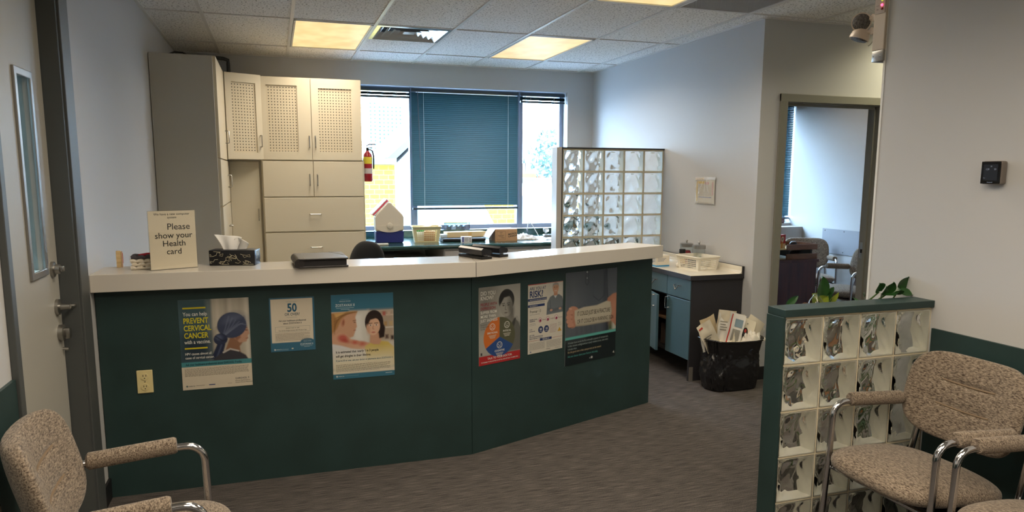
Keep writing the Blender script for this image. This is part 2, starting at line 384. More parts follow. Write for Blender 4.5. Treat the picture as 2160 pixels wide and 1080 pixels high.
# ---------------------------------------------------------------- left door
def left_door():
    g = G()   # frame: rebated steel jamb, both sides and head
    y0, y1, zt = 2.68, 3.45, 2.40
    for s, yj in ((-1, y0), (1, y1)):
        a, b = (yj-.012, yj) if s < 0 else (yj, yj+.012)
        g.box((XL-.14, a, 0), (XL, b, zt))                                    # jamb
        c, d = (yj-.06, yj-.02) if s < 0 else (yj+.02, yj+.155)
        g.box((XL, c, 0), (XL+.022, d, zt+.06), bev=.003)
        if s > 0: g.box((XL, yj, 0), (XL+.012, yj+.03, zt)); g.box((XL, yj+.155, 0), (XL+.012, yj+.175, zt+.06), bev=.003)
    g.box((XL-.14, y0, zt), (XL+.022, y1, zt+.06))
    struct(g.build('trim_door_frame', TRIMGREY))
    g = G(); xf = XL-.055                                                    # leaf with an opening for the vision panel
    ya, yb, za, zb = 3.10, 3.265, 1.56-.375, 1.56+.365
    for p, q in (((y0+.004, .012), (ya, zt-.004)), ((yb, .012), (y1-.006, zt-.004)), ((ya, .012), (yb, za)), ((ya, zb), (yb, zt-.004))):
        g.box((xf-.045, p[0], p[1]), (xf, q[0], q[1]))
    d = g.build('door_1', DOORGREY); struct(d)
    g = G(); r = .022
    for p, q in (((ya-r, za-r), (ya+.006, zb+r)), ((yb-.006, za-r), (yb+r, zb+r)), ((ya, za-r), (yb, za+.006)), ((ya, zb-.006), (yb, zb+r))):
        g.box((xf-.001, p[0], p[1]), (xf+.01, q[0], q[1]), bev=.003)
    g.build('vision_frame', STEEL, d)
    wire = mat('wired_glass', (170, 200, 215), rough=.1)
    G().box((xf-.026, ya, za), (xf-.02, yb, zb)).build('vision_pane', thin_glass('door_glass', (.80, .92, .98)), d)
    # hardware: top deadbolt turn, lever set, lower deadbolt
    k = G(); yk = y1-.07
    k.lathe([(.0, .0), (.032, 0), (.032, .01), (.02, .014), (.02, .03), (0, .03)], 20, M=T(xf, yk-.02, 1.56-.385, 0, math.pi/2))
    k.box((xf+.028, yk-.03, 1.56-.395), (xf+.045, yk-.01, 1.56-.372), bev=.003)
    k.build('deadbolt_turn', STEEL, d)
    k = G(); zl = 1.56-.545
    k.lathe([(0, 0), (.033, 0), (.033, .012), (.014, .016), (.012, .05), (0, .05)], 20, M=T(xf, yk, zl, 0, math.pi/2))
    k.tube([(xf+.045, yk, zl), (xf+.05, yk+.02, zl-.004), (xf+.05, yk+.07, zl-.006), (xf+.046, yk+.11, zl-.004)], [.011, .010, .008, .006], 10)
    k.build('door_lever', STEEL, d)
    k = G(); zl = 1.56-.655
    k.lathe([(0, 0), (.034, 0), (.034, .018), (.026, .022), (0, .022)], 20, M=T(xf, yk+.01, zl, 0, math.pi/2))
    k.box((xf+.02, yk+.0, zl-.026), (xf+.04, yk+.032, zl+.018), bev=.003)
    k.build('deadbolt_plate', STEEL, d)
    G().tube([(xf, y1-.03, 1.56-.73), (xf+.022, y1-.03, 1.56-.732)], .007, 8).build('latch_stop', STEEL, d)
left_door()
# office door frame and jambs
g = G(); d = .11
for xa, xb in ((DX0-.065, DX0), (DX1, DX1+.065)):
    g.box((xa, YD-.018, 0), (xb, YD+.001, DZ+.058), bev=.003)
g.box((DX0-.065, YD-.0185, DZ), (DX1+.065, YD+.001, DZ+.058), bev=.003)
g.box((DX0-.002, YD, 0), (DX0+.006, YD+d+.02, DZ)); g.box((DX1-.006, YD, 0), (DX1+.002, YD+d+.02, DZ)); g.box((DX0, YD, DZ-.006), (DX1, YD+d+.02, DZ+.002))
g.box((DX1-.02, YD+.05, 0), (DX1-.005, YD+.075, DZ)); g.box((DX0, YD+.05, DZ-.022), (DX1, YD+.075, DZ-.005))
struct(g.build('trim_office_door_frame', mat('olive_grey_frame', (128, 126, 116), rough=.45)))
g = G(); g.box((DX1-.0085, YD+.078, 1.56-.66), (DX1-.006, YD+.118, 1.56-.53)); g.box((DX1-.0095, YD+.088, 1.56-.615), (DX1-.0082, YD+.108, 1.56-.585), 1)
tag(g.build('strike_plate', [STEEL, DARK]), 'steel strike plate set in the right jamb of the office doorway', 'strike plate')
# white corner bead at the end of the waiting room wall
struct(G().box((XP-.002, YE, 0), (XP+.014, YE+.012, H)).build('trim_corner_bead', mat('white_bead', (224, 224, 220), rough=.5)))
# ---------------------------------------------------------------- ceiling fixtures
def lamp(j, i, label, color=LAMP_COLOR, watts=LAMP_WATTS):
    x0, x1, y0, y1 = cell(j, i); cx, cy = (x0+x1)/2, (y0+y1)/2; hx, hy = (x1-x0)/2-.016, (y1-y0)/2-.016
    t = thing('ceiling_light', label, 'ceiling light', (cx, cy, H), 0, 'recessed ceiling lights')
    g = G(); b = .014
    for a, c in (((-hx, -hy), (hx, -hy+b)), ((-hx, hy-b), (hx, hy)), ((-hx, -hy), (-hx+b, hy)), ((hx-b, -hy), (hx, hy))):
        g.box((*a, -.004), (*c, .05))
    g.box((-hx, -hy, .05), (hx, hy, .055)); g.build('frame', WHITEMET, t)
    if 'lamp_diffuser' not in MATS:
        m = mat('lamp_diffuser', (250, 235, 200), rough=.5); nt = m.node_tree; bs = nt.nodes['Principled BSDF']
        tc = nt.nodes.new('ShaderNodeTexCoord'); mp = nt.nodes.new('ShaderNodeMapping'); mp.inputs['Scale'].default_value = (3, 2, 1)
        n = nt.nodes.new('ShaderNodeTexNoise'); n.inputs['Scale'].default_value = 2.2; n.inputs['Detail'].default_value = 1
        rp = nt.nodes.new('ShaderNodeValToRGB'); e = rp.color_ramp.elements
        e[0].position = .35; e[0].color = (.86, .64, .27, 1); e[1].position = .62; e[1].color = (*LAMP_FACE, 1)
        nt.links.new(tc.outputs['Object'], mp.inputs[0]); nt.links.new(mp.outputs[0], n.inputs['Vector']); nt.links.new(n.outputs[0], rp.inputs[0])
        nt.links.new(rp.outputs[0], bs.inputs['Emission Color']); bs.inputs['Emission Strength'].default_value = .95
        bs.inputs['Base Color'].default_value = (.05, .05, .05, 1)
    G().box((-hx+b, -hy+b, .004), (hx-b, hy-b, .009)).build('diffuser', MATS['lamp_diffuser'], t)
    L = bpy.data.lights.new('tube_light', 'AREA'); L.shape = 'RECTANGLE'; L.size = 2*hx-.04; L.size_y = 2*hy-.04
    L.energy = watts; L.color = color; L.spread = math.radians(152)
    lo = bpy.data.objects.new('tube_light', L); col.objects.link(lo); lo.parent = t; lo.location = (0, 0, -.008)
    return t
lamp(2, 1, 'square looking warm ceiling light left of the shiny air diffuser')
lamp(5, 1, 'warm ceiling light right of the shiny air diffuser, nearest the window wall corner')
lamp(5, -1, 'warm ceiling light cut by the top edge of the photo beside the grey return grille')
lamp(2, -2, 'warm ceiling light over the waiting side of the counter, out of view')
lamp(3, -3, 'warm ceiling light over the waiting chairs on the right, out of view')
lamp(4, -4, 'added ceiling light, out of view, brightening the half wall and right hand chairs')  # extra unseen lamp, added to brighten the glass half wall and chairs
lamp(2, -4, 'warm ceiling light near the back of the waiting area, out of view')
lamp(0, -4, 'warm ceiling light above the waiting chairs on the left, out of view')
lamp(-2, -1, 'added ceiling light behind the grey door, out of view, brightening its glass panel', (.8, .93, 1.0), LAMP_WATTS*5)  # unseen lamp put in so the door's glass panel shows bright
lamp(10, 1, 'added ceiling light inside the office, out of view, brightening the room', LAMP_COLOR, LAMP_WATTS*.3)  # unseen lamp put in to lift the dim, bluish office
lamp(9, -1, 'ceiling light of the corridor in front of the office door, out of view', (1.0, .92, .62), LAMP_WATTS*.8)

def air_diffuser():
    x0, x1, y0, y1 = cell(3, 1); y1 = y0+.6096; cx, cy = (x0+x1)/2, (y0+y1)/2
    t = thing('air_diffuser', 'shiny square louvred air diffuser in the ceiling between two lights', 'air vent', (cx, cy, H))
    hs = .29
    g = G(); g.box((-hs, -hs, .06), (hs, hs, .064)); g.build('duct_backing', DARK, t)
    def ring(a, b, za, zb):
        g = G(); v = []; f = []
        for s, z in ((a, za), (b, zb)): v += [(-s, -s, z), (s, -s, z), (s, s, z), (-s, s, z)]
        for k in range(4): f.append((k, (k+1) % 4, 4+(k+1) % 4, 4+k))
        return g.add(v, f)
    mir = mat('polished_louvre', (232, 236, 238), rough=.2, metal=.75)
    ring(.292, .262, -.003, -.005).build('rim', mir, t)
    for a, b in ((.262, .20), (.20, .145), (.145, .09), (.09, .04)):
        ring(a, b, -.006 if a > .25 else .004, .045).build('louvre', mir, t)
    G().box((-.045, -.045, .008), (.045, .045, .012)).build('centre_plate', mir, t)
air_diffuser()
def return_grille():
    x0, x1, y0, y1 = cell(6, -1); cx, cy = (x0+x1)/2, (y0+y1)/2; hx, hy = (x1-x0)/2-.014, (y1-y0)/2-.014
    t = thing('return_grille', 'grey meshed return air grille in the ceiling at the top edge', 'air vent', (cx, cy, H))
    g = G(); b = .02
    for a, c in (((-hx, -hy), (hx, -hy+b)), ((-hx, hy-b), (hx, hy)), ((-hx, -hy), (-hx+b, hy)), ((hx-b, -hy), (hx, hy))): g.box((*a, -.003), (*c, .01))
    g.build('frame', WHITEMET, t)
    g = G(); n = 46
    for k in range(n):
        x = -hx+b+(k+.5)*(2*hx-2*b)/n; g.box((x-.0018, -hy+b, 0), (x+.0018, hy-b, .012))
    for k in range(60):
        y = -hy+b+(k+.5)*(2*hy-2*b)/60; g.box((-hx+b, y-.0018, .001), (hx-b, y+.0018, .010))
    g.build('mesh_core', mat('grille_grey', (170, 165, 156), rough=.5), t)
    G().box((-hx, -hy, .05), (hx, hy, .054)).build('duct_backing', mat('duct_dark', (40, 38, 36), rough=.9), t)
return_grille()

# ---------------------------------------------------------------- glass block walls
BLOCKGLASS = mat('glass_block_glass', (255, 255, 253), rough=.02, trans=1, ior=1.45)
BLOCKRIM = mat('glass_block_rim', (254, 252, 240), rough=.35, spec=.6)
MORTAR = mat('mortar_cream', (238, 226, 196), rough=.85, bump=(200, .2))
def wave(x, z, s):
    a = 3.1*x + 1.9*math.sin(2.3*z+s) + s; b = 2.7*z + 1.7*math.sin(2.9*x-1.1*s)
    return (math.sin(2.1*a+1.3*math.sin(b)) + .7*math.sin(2.4*b+.9*math.sin(1.7*a)) + .45*math.sin(5.2*x+3.3*z+2*math.sin(2*b)))/2.15
def block_mesh(w_, h_, d_):
    """hollow block: two panes, flat outside and rippled inside, joined by a bevelled rim"""
    hw, hh, hd = w_/2, h_/2, d_/2; n = 22; th = .007
    glass = G()
    for side in (-1, 1):
        def outer(u, v): 
            x, z = (u-.5)*w_, (v-.5)*h_; e = max(abs(u-.5), abs(v-.5))*2
            return (x, side*(hd-.004*max(0, (e-.9)/.1)**2), z)
        def inner(u, v):
            x, z = (u-.5)*w_, (v-.5)*h_; e = max(abs(u-.5), abs(v-.5))*2
            k = min(1, max(0, (.93-e)/.18))
            return (x, side*(hd-th-.0085*k*(wave(1.2*(u-.5), 1.2*(v-.5), 1.3 if side < 0 else 4.1)+.2)), z)
        glass.surf(outer, n, n); glass.surf(inner, n, n)
        m_ = n+1; k0 = len(glass.v)-2*m_*m_; rim = [i for i in range(n)]+[n+m_*j for j in range(n)]+[m_*n+n-i for i in range(n)]+[m_*(n-j) for j in range(n)]
        L = len(rim)
        glass.f += [(k0+rim[i], k0+rim[(i+1) % L], k0+m_*m_+rim[(i+1) % L], k0+m_*m_+rim[i]) for i in range(L)]; glass.mi += [0]*L; glass.sm += [False]*L
    y0, y1 = -hd+th+.001, hd-th-.001; t = .006
    for a, b in (((-hw+.001, y0, -hh+.001), (-hw+t, y1, hh-.001)), ((hw-t, y0, -hh+.001), (hw-.001, y1, hh-.001)),
                 ((-hw+t, y0, -hh+.001), (hw-t, y1, -hh+t)), ((-hw+t, y0, hh-t), (hw-t, y1, hh-.001))):
        glass.box(a, b, 1)
    return glass
def glass_wall(root, nx, nz, x0, z_top, cw, ch, d_):
    """root-local: blocks from x0 to the right, downwards from z_top"""
    proto = None; gap = .009
    for r in range(nz):
        for c in range(nx):
            x = x0+(c+.5)*cw; z = z_top-(r+.5)*ch
            if proto is None:
                proto = block_mesh(cw-gap, ch-gap, d_).build('glass_block', [BLOCKGLASS, BLOCKRIM], root, (x, 0, z)); o = proto
            else:
                o = proto.copy(); col.objects.link(o); o.parent = root; o.location = (x, 0, z)
    g = G(); dm = d_/2-.008
    for c in range(nx+1):
        x = x0+c*cw; g.box((x-gap/2, -dm, z_top-nz*ch), (x+gap/2, dm, z_top))
    for r in range(nz+1):
        z = z_top-r*ch
        for c in range(nx): g.box((x0+c*cw+gap/2, -dm, z-gap/2), (x0+(c+1)*cw-gap/2, dm, z+gap/2))
    g.build('mortar_joints', MORTAR, root)
# low wall beside the waiting chairs
xl = 1.918; lw = thing('glass_block_partition', 'low glass block half wall with dark green cap and end post beside the waiting chair', 'partition wall', (xl, 2.408, 0))
zc = 1.56-.53; L = XP-xl
G().box((.006, -.052, zc-.03), (L, .058, zc), bev=.002).build('cap', GREENWALL, lw)
G().box((0, -.05, 0), (.012, .056, zc-.0305), bev=.002).build('end_post', GREENWALL, lw)
glass_wall(lw, 4, 5, .0165, zc-.035, (L-.02)/4, .1975, .09)
# taller wall at the end of the back counter
yt = 5.99; tw = thing('glass_block_partition', 'tall glass block screen with a pale post standing behind the right end of the counter', 'partition wall', (2.352, yt, 0))
zt = 1.56+.247
G().box((0, -.06, 0), (.047, .06, zt), bev=.002).build('end_post', mat('post_pale', (206, 202, 196), rough=.3), tw)
G().box((.047, -.052, 0), (.06, .052, zt-.012)).build('dark_edge', mat('post_dark', (52, 52, 56), rough=.5), tw)
G().box((.047, -.052, zt-.012), (XR-2.352, .052, zt)).build('dark_cap', MATS['post_dark'], tw)
glass_wall(tw, 5, 7, .066, zt-.017, (XR-2.352-.07)/5, .194, .09)
G().box((.066, -.05, 0), (XR-2.352, .05, zt-.017-7*.194-.005)).build('curb', MATS['post_pale'], tw)

# ---------------------------------------------------------------- reception counter
dR = Vector((.933, .359, 0)); nR = Vector((-.359, .933, 0)); P0 = Vector((1.003, 3.77, 0))
rc = thing('reception_counter', 'dark green laminate counter front that bends towards the back on the right', 'counter', (0, 0, 0))
zp = 1.56-.5395
G().box((XL+.003, 3.77, 0), (1.0015, 3.80, zp)).build('front_panel', GREENWALL, rc)
MR = Matrix(((dR.x, nR.x, 0, P0.x), (dR.y, nR.y, 0, P0.y), (0, 0, 1, 0), (0, 0, 0, 1)))
G().box((.002, 0, 0), (1.511, .03, zp), M=MR).build('front_panel', GREENWALL, rc)
G().box((1.481, .0305, 0), (1.511, .25, zp), M=MR).build('end_panel', GREENWALL, rc)
G().box((XL+.003, 3.968, .1), (1.0, 3.998, zp)).build('back_panel', CAB, rc)
G().box((.07, .205, .1), (1.48, .235, zp), M=MR).build('back_panel', CAB, rc)
G().box((XL+.003, 3.795, .7), (.99, 3.965, .72)).build('shelf', CAB, rc)
# worktop: one bent slab with a seam at the bend
g = G(); za, zb = 1.56-.539, 1.56-.457
sx, sy = 1.008, 3.69
A = [(XL+.001, 3.703), (sx-.001, sy), (1.052, 4.005), (XL+.001, 4.012)]
B = [(sx+.001, sy), (2.452, 4.243), (2.336, 4.495), (1.054, 4.005)]
for poly in (A, B):
    bm = bmesh.new(); lo = [bm.verts.new((*p, za)) for p in poly]; hi = [bm.verts.new((*p, zb)) for p in poly]
    bm.faces.new(lo[::-1]); bm.faces.new(hi)
    for k in range(4): bm.faces.new((lo[k], lo[(k+1) % 4], hi[(k+1) % 4], hi[k]))
    bmesh.ops.bevel(bm, geom=list(bm.edges), offset=.002, segments=2, affect='EDGES', profile=.5)
    g.take(bm, 0, None, False)
g.box((sx-.0012, sy+.001, za+.001), (sx+.0012, sy+.02, zb-.001), 1)
tag(g.build('counter_top', [WHITELAM, DARK]), 'long white laminate worktop along the reception counter, bent at a seam', 'worktop')

# wall outlet
t = thing('wall_outlet', 'ivory duplex power outlet on the dark green counter front', 'power outlet', (-.630, 3.77, 1.56-.992))
IV = mat('ivory_plastic', (220, 204, 150), rough=.4)
G().box((-.035, -.006, -.057), (.035, 0, .057), bev=.003).build('cover_plate', IV, t)
for z in (-.026, .026):
    g = G(); g.lathe([(0, 0), (.017, 0), (.017, .003), (0, .003)], 20, M=T(0, -.006, z, math.pi/2))
    for x in (-.006, .006): g.box((x-.0012, -.0095, z), (x+.0012, -.0088, z+.009), 1)
    g.lathe([(0, 0), (.0026, 0), (.0026, .0007), (0, .0007)], 10, 1, M=T(0, -.009, z-.008, math.pi/2))
    g.build('receptacle', [IV, DARK], t)
G().lathe([(0, 0), (.003, 0), (.002, .0015), (0, .0015)], 10, M=T(0, -.006, 0, math.pi/2)).build('screw', STEEL, t)

# ---------------------------------------------------------------- cream storage cabinets
def pull(g, p, axis, L=.10, out=.03, dirv=(0, -1, 0), r=.0048):
    """wire bow handle centred at p, along axis x/z(y), standing out along dirv"""
    a = Vector(axis)*L/2; d = Vector(dirv)*out; p = Vector(p)
    g.tube([p-a, p-a+d*.8, p-a*.93+d, p+a*.93+d, p+a+d*.8, p+a], r, 8)
    return g
Zr = lambda z: 1.56+z
def panel_door(root, name, a, b, y, z0, z1, hx=None, haxis='z', hz=None, peg=None, th=.02):
    """flat door or drawer front in the plane y facing -y; peg=(margin left, right, bottom, top) sets a perforated panel into a frame"""
    g = G()
    if not peg: g.box((a, y-th, z0), (b, y, z1), bev=.0025)
    else:
        l, r, bo, to = peg
        for p, q in (((a, z0), (a+l, z1)), ((b-r, z0), (b, z1)), ((a+l, z0), (b-r, z0+bo)), ((a+l, z1-to), (b-r, z1))):
            g.box((p[0], y-th, p[1]), (q[0], y, q[1]))
    d = g.build(name, CAB, root)
    if peg: G().box((a+l, y-th*.45, z0+bo), (b-r, y-.002, z1-to)).build('perforated_panel', PEG, d)
    if hx is not None: pull(G(), (hx, y-th, hz), (0, 0, 1) if haxis == 'z' else (1, 0, 0)).build('handle', STEEL, d)
    return d
YF = 6.95
hut = thing('storage_cabinet', 'wide cream storage cabinet with two perforated doors above drawers, left of the window', 'cabinet', (0, 0, 0))
G().box((-.10, YF+.002, .08), (.815, YB-.003, Zr(.13))).build('lower_body', CAB, hut)
G().box((-.085, YF+.002, Zr(.13)+.001), (.80, YB-.003, Zr(.866))).build('upper_body', CAB, hut)
pg = (.072, .085, .085, .078)
panel_door(hut, 'door', -.078, .346, YF, Zr(.135), Zr(.862), .325, 'z', Zr(.30), (.045, .115, .075, .07))
panel_door(hut, 'door', .352, .797, YF, Zr(.135), Zr(.862), .378, 'z', Zr(.30), (.065, .085, .075, .085))
panel_door(hut, 'door', -.088, .348, YF, Zr(-.198), Zr(.122), .318, 'z', Zr(-.045))
panel_door(hut, 'door', .354, .800, YF, Zr(-.198), Zr(.122), .386, 'z', Zr(-.045))
panel_door(hut, 'drawer', -.088, .800, YF, Zr(-.515), Zr(-.206), .357, 'x', Zr(-.36))
panel_door(hut, 'drawer', -.088, .800, YF, Zr(-.85), Zr(-.53), .357, 'x', Zr(-.665))
panel_door(hut, 'drawer', -.088, .800, YF, Zr(-1.18), Zr(-.858), .357, 'x', Zr(-1.02))
panel_door(hut, 'drawer', -.088, .800, YF, .08, Zr(-1.188), .357, 'x', .25)
G().box((-.09, YF+.05, 0), (.80, YB-.01, .079)).build('plinth', DARK, hut)
# corner unit
cor = thing('corner_cabinet', 'narrow cream corner cabinet with an angled perforated door over a plain tall door', 'cabinet', (0, 0, 0))
a, b = Vector((-.371, 6.80)), Vector((-.082, 6.928))
u = (b-a).normalized(); Lc = (b-a).length
MC = Matrix(((u.x, -u.y, 0, a.x), (u.y, u.x, 0, a.y), (0, 0, 1, 0), (0, 0, 0, 1)))
g = G(); l, r, bo, to = .055, .05, .06, .075; z0, z1 = Zr(.135), Zr(.868)
for p, q in (((.0, z0), (l, z1)), ((Lc-r, z0), (Lc, z1)), ((l, z0), (Lc-r, z0+bo)), ((l, z1-to), (Lc-r, z1))): g.box((p[0], -.02, p[1]), (q[0], 0, q[1]))
d_ = g.build('door', CAB, cor); d_.matrix_local = MC
G().box((l, -.009, z0+bo), (Lc-r, -.002, z1-to)).build('perforated_panel', PEG, d_)
pull(G(), (Lc-.022, -.02, Zr(.295)), (0, 0, 1)).build('handle', STEEL, d_)
g = G(); g.prism([(a.x+.002, a.y+.002), (-.0895, b.y+.002), (-.0895, YB-.004), (-.37, YB-.004)], Zr(.13), Zr(.866)); g.build('upper_body', CAB, cor)
G().box((-.375, 7.01, .08), (-.1035, YB-.004, Zr(.129))).build('lower_body', CAB, cor)
panel_door(cor, 'door', -.371, -.118, 7.008, .09, Zr(.118), -.138, 'z', Zr(-.36))
# tall unit along the left wall
tall = thing('tall_cabinet', 'tall cream cabinet against the left wall showing its broad plain grey side', 'cabinet', (0, 0, 0))
yc0, yc1, xf = 5.88, 7.0, -.392
G().box((XL+.004, yc0, .0), (xf, yc0+.02, Zr(.864)), bev=.002).build('side_panel', CABGREY, tall)
G().box((XL+.004, yc0+.021, .08), (xf-.002, YB-.004, Zr(.862))).build('body', CAB, tall)
def side_door(z0, z1, slope=0, hy=6.70, hz=None, hax='z', name='door', y1=6.79, x=xf):
    g = G(); ya = yc0+.03
    v = [(x, ya, z0), (x, y1, z0), (x, y1, z1), (x, ya, z1-slope), (x+.02, ya, z0), (x+.02, y1, z0), (x+.02, y1, z1), (x+.02, ya, z1-slope)]
    g.add(v, [(0,1,2,3), (7,6,5,4), (0,4,5,1), (1,5,6,2), (2,6,7,3), (3,7,4,0)])
    d = g.build(name, CAB, tall)
    pull(G(), (x+.02, hy, hz), (0, 0, 1) if hax == 'z' else (0, 1, 0), dirv=(1, 0, 0)).build('handle', STEEL, d)
side_door(Zr(.125), Zr(.866), hy=6.66, hz=Zr(.315))
side_door(Zr(-.235), Zr(.115), y1=6.986, hy=6.72, hz=Zr(-.055))
side_door(Zr(-.62), Zr(-.245), y1=6.986, hy=6.62, hz=Zr(-.43), hax='y', name='drawer')
side_door(.09, Zr(-.63), y1=6.986, hy=6.6, hz=Zr(-.9), hax='y', name='drawer')
# clutter on top of the tall unit: a dark pipe elbow and a coil of cable
g = G(); g.tube([(-.36, 7.48, Zr(.70)), (-.36, 7.48, Zr(1.03)), (-.36, 7.46, Zr(1.06)), (-.40, 7.44, Zr(1.07)), (-.62, 7.4, Zr(1.075))], .017, 10)
tag(g.build('conduit_pipe', mat('pipe_dark', (66, 70, 76), rough=.5)), 'dark conduit pipe in the corner above the corner cabinet', 'pipe')
g = G(); g.tube([(-.70, 6.0, Zr(.873)), (-.66, 6.05, Zr(.90)), (-.6, 6.02, Zr(.895)), (-.56, 6.06, Zr(.873)), (-.45, 6.1, Zr(.872))], .007, 8)
tag(g.build('cable', BLACK), 'short black cable lying on top of the tall cabinet', 'cable')

# ---------------------------------------------------------------- back counter under the window
ZB = 1.56-.645; YBF = 6.58
g = G(); prof = [(YBF+.012, ZB-.04), (YBF, ZB-.034), (YBF-.004, ZB-.02), (YBF, ZB-.006), (YBF+.012, ZB), (YB-.03, ZB), (YB-.022, ZB+.004), (YB-.02, ZB+.068), (YB-.002, ZB+.068), (YB-.002, ZB-.04)]
g.prism(prof, .822, 2.44, 'x'); g.prism([p for p in prof], 2.4402, XR-.003, 'x')
GREENTOP = mat('green_worktop', (30, 58, 54), rough=.16, spec=.6, noise=(22, .5, (44, 74, 68)))
tag(g.build('back_worktop', GREENTOP), 'dark green worktop with a low backsplash running under the window', 'worktop')
bc = thing('base_cabinet', 'row of white base cabinets below the dark green window worktop', 'cabinet', (0, 0, 0))
G().box((1.50, YBF+.06, .1), (XR-.005, YB-.005, ZB-.041)).build('body', mat('white_cabinet', (214, 210, 206), rough=.4), bc)
for a, b in ((1.505, 2.015), (2.02, 2.44), (2.445, 2.95), (2.955, 3.40)):
    G().box((a, YBF+.04, ZB-.20), (b-.004, YBF+.059, ZB-.062), bev=.002).build('drawer', MATS['white_cabinet'], bc)
    d = G().box((a, YBF+.04, .12), (b-.004, YBF+.059, ZB-.206), bev=.002).build('door', MATS['white_cabinet'], bc)
G().box((1.50, YBF+.1, 0), (XR-.005, YB-.01, .099)).build('plinth', DARK, bc)
# white appliance tucked under the counter
t = thing('bar_fridge', 'white appliance with a lidded top under the left end of the window worktop', 'appliance', (1.13, 6.86, 0))
AW = mat('appliance_white', (222, 216, 204), rough=.4)
G().box((-.29, -.2, .02), (.25, .35, .76), bev=.01).build('body', AW, t)
G().box((-.30, -.235, .70), (.25, .34, .79), bev=.012).build('lid', AW, t)
G().box((-.28, -.225, .08), (.24, -.202, .69), bev=.008).build('front_panel', AW, t)
g = G(); g.box((-.06, -.2405, .735), (.13, -.2355, .765)); g.build('name_plate', mat('plate_beige', (200, 190, 160), rough=.4), t)
g = G()
for k in range(5): g.box((-.25+k*.03, -.2405, .74), (-.235+k*.03, -.2355, .755))
g.build('control_buttons', BLACK, t)
